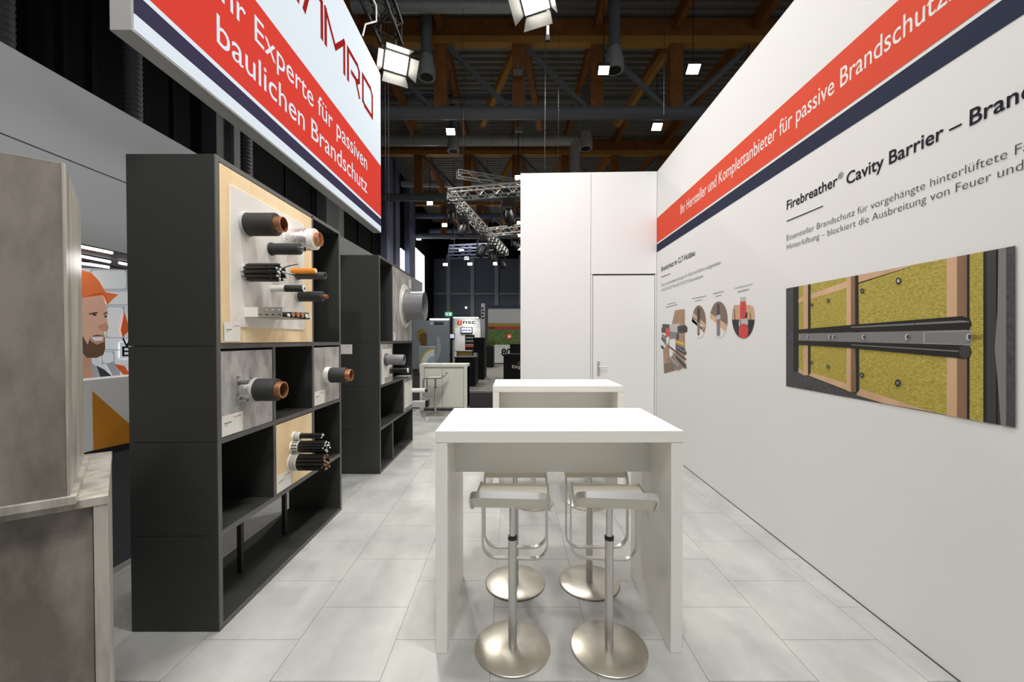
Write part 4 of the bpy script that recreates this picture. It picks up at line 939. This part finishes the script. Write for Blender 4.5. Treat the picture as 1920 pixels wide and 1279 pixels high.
# tower pillar
Yp=28.5; a=on_y(902,569,Yp); c=on_y(909,640,Yp); t=thing('pillar_sign','slim grey pillar sign beside the lit white stand','sign',(a.x,Yp,0))
MB().box((a.x,Yp,0),(c.x,Yp+.3,a.z)).build('body','far_grey',t)
for k in range(4): p=on_y(904+(k%2),578+k*6,Yp); MB().box((p.x-.05,Yp-.01,p.z-.06),(p.x+.1,Yp,p.z+.06)).build('glyph','ink',t)
# lit white stand with nsc
Yn=30.0; a=on_y(850,597,Yn); c=on_y(901,700,Yn); t=thing('stand_wall','lit white stand wall with red square and letters nsc','stand wall',(a.x,Yn,0))
MB().box((a.x,Yn,0),(c.x,Yn+.2,a.z)).build('body','far_white',t)
p=on_y(858,609,Yn); q=on_y(866,601,Yn); MB().box((p.x,Yn-.03,p.z),(q.x,Yn,q.z)).build('red_square','red_print',t); MB().box(((p.x+q.x)/2-.03,Yn-.035,p.z+.06),((p.x+q.x)/2+.03,Yn-.03,q.z-.06)).build('square_mark','white_print',t)
p=on_y(868,607,Yn); q=on_y(891.5,601,Yn); lettering('nsc',(p.x,Yn-.02,p.z),(1,0,0),q.x-p.x,.30,'ink',t,.012)
p=on_y(864,625,Yn-.1); q=on_y(885.5,613.5,Yn-.1); sc=thing('wall_screen','wall screen under the letters of the lit white stand','screen',(p.x,Yn-.1,p.z)); MB().box((p.x,Yn-.1,p.z),(q.x,Yn,q.z)).build('bezel','dark_unit',sc); MB().box((p.x+.05,Yn-.11,p.z+.05),(q.x-.05,Yn-.1,q.z-.05)).build('display','screen',sc)
for k in range(5): MB().box((p.x+.12+k*.13,Yn-.113,p.z+.14+.04*(k%2)),(p.x+.2+k*.13,Yn-.11,p.z+.28)).build('picture_patch','navy_print',sc)
p=on_y(872,660,Yn-1.2); q=on_y(889,628,Yn-1.2); ca=thing('display_case','dark display case with red line before the lit white stand','display case',(p.x,Yn-1.2,0)); MB().box((p.x,Yn-1.2,0),(q.x,Yn-.8,q.z)).build('body','dark_unit',ca)
MB().box((p.x,Yn-1.21,on_y(880,651,Yn-1.2).z),(q.x,Yn-1.2,on_y(880,648,Yn-1.2).z)).build('red_line','red_print',ca)
for k in range(3): z=q.z-.25-.25*k; MB().box((p.x+.05,Yn-1.215,z),(q.x-.05,Yn-1.2,z+.1)).build('shelf_goods','far_grey',ca)
p=on_y(850,596.5,Yn-.3); q=on_y(897,595,Yn-.3); t=thing('light_bar','bright light bar above the lit white stand','light bar',p); MB().box((p.x,Yn-.35,p.z),(q.x,Yn-.25,q.z)).build('tube','tube_glow',t); MB().box((p.x-.1,Yn-.36,q.z),(q.x+.3,Yn+.1,q.z+.05)).build('rail','dark_unit',t)
p=on_y(806,600,21); q=on_y(842,597.5,21); t=thing('light_bar','bright light bar above the blue-grey poster wall','light bar',p); MB().box((p.x,20.95,p.z),(q.x,21.05,q.z)).build('tube','tube_glow',t); MB().box((p.x,21.05,p.z-.02),(q.x,21.1,q.z)).build('rail','dark_unit',t)
light_area((-3.2,29.2,3.0),(-3.2,30,1.6),.9,14)
# stand goods: low olive crate table
p=on_z(856,690,0); Yo=24; a=on_y(856,659,Yo); c=on_y(883,672,Yo); t=thing('crate','olive crate on a dark stand left of the black counters','crate',((a.x+c.x)/2,Yo,0))
MB().box((a.x,Yo,c.z+.1),(c.x,Yo+.6,a.z)).build('box','olive',t); MB().box((a.x-.1,Yo-.05,a.z),(c.x+.05,Yo+.65,a.z+.05)).build('lid','mullion',t); MB().box((a.x,Yo+.1,0),(c.x,Yo+.5,c.z+.1)).build('stand','dark_unit',t)
for k,px in enumerate((846,850.5)):
    Yr=23; a=on_y(px,650,Yr); tag(MB().box((a.x-.05,Yr,0),(a.x+.05,Yr+.1,2.6)).build('stand_post','mullion' if k else 'dark_unit'),['dark post beside the blue-grey poster wall','pale post beside the lit white stand'][k],'post')
p=on_y(843,632,22.93); q=on_y(853,628.5,22.93); t=thing('small_screen','small lit screen between the posts of the far stand','screen',p); MB().box((p.x,22.93,p.z-.1),(q.x,22.995,q.z+.1)).build('bezel','dark_unit',t); MB().box((p.x+.03,22.92,p.z-.06),(q.x-.03,22.93,q.z+.06)).build('display','screen',t)
# blue-grey poster wall
Yq=21.0; a=on_y(778,601,Yq); c=on_y(842,684,Yq); t=thing('stand_wall','blue-grey poster wall with rounded pale logo beyond the cream cabinet','stand wall',(a.x,Yq,0))
MB().box((a.x-1.2,Yq,0),(c.x,Yq+.2,a.z)).build('body','poster_blue',t)
b=MB(); 
def qs(x,y,k): p=on_y(760+x/5.5625,560+y/5.5608,Yq-.004-.001*k); return p
def poly(m,pts,nm,k=1): bb=MB(); bb.face([qs(x,y,k) for x,y in pts]); bb.build(nm,m,t)
poly('olive',[(120,350),(160,315),(210,330),(230,380),(225,470),(190,490),(130,440)],'hair_print'); poly('brown_print',[(150,380),(190,350),(225,370),(225,490),(165,490),(150,440)],'dark_print',2)
poly('far_grey',[(330,380),(360,420),(375,520),(350,620),(300,670),(330,560)],'arc_print'); 
for yy in (255,270): p=qs(300,yy,3); MB().box((p.x,p.y-.002,p.z),(p.x+.50,p.y,p.z+.05)).build('printed_line','ink',t)
p=qs(275,260,2); MB().lathe(p,(0,-1,0),[(0,.09),(.004,.09),(.004,.055)],14).build('logo_ring','sky_print',t)
Yv=18.5; a=on_y(785,650,Yv); c=on_y(814,683,Yv); t=thing('promo_counter','pale promotion counter with yellow and blue curves','counter',((a.x+c.x)/2,Yv,0)); MB().box((a.x,Yv,0),(c.x,Yv+.5,a.z)).build('body','far_grey',t,.005)
for k,(m,r) in enumerate((('yellow_print',.78),('far_white',.70),('sky_print',.42))):
    bb=MB(); z0_=a.z-.85; bb.face([(c.x,Yv-.003-.002*k,z0_)]+[(c.x-r*.85*math.sin(q*math.pi/2/12),Yv-.003-.002*k,z0_+r*math.cos(q*math.pi/2/12)) for q in range(13)]); bb.build('curve_print',m,t)
# exit sign and small wall lamp at far end
p=on_y(834,593,YW-.25); q=on_y(848,585,YW-.25); t=thing('exit_sign','green lit exit sign above the far stands','sign',p); MB().box((p.x,YW-.25,p.z),(q.x,YW-.1,q.z)).build('panel','exit_green',t); xm=(p.x+q.x)/2; MB().box((xm+.05,YW-.26,p.z+.08),(q.x-.12,YW-.25,q.z-.08)).build('door_mark','exit_white',t); MB().box((p.x+.15,YW-.26,p.z+.1),(xm-.1,YW-.25,q.z-.1)).build('figure_mark','exit_white',t)
p=on_y(874,577,YW-1); t=thing('wall_lamp','tiny round lamp on the dark far wall','lamp',p); MB().lathe(p,(0,-1,0),[(0,.12),(.1,.12),(.16,.05)],10).build('globe','tube_glow',t)

light_area((-4.4,5.2,2.55),(-2.6,4.2,1.0),.5,14)  # area light without fixture, added under the canopy to brighten the partition
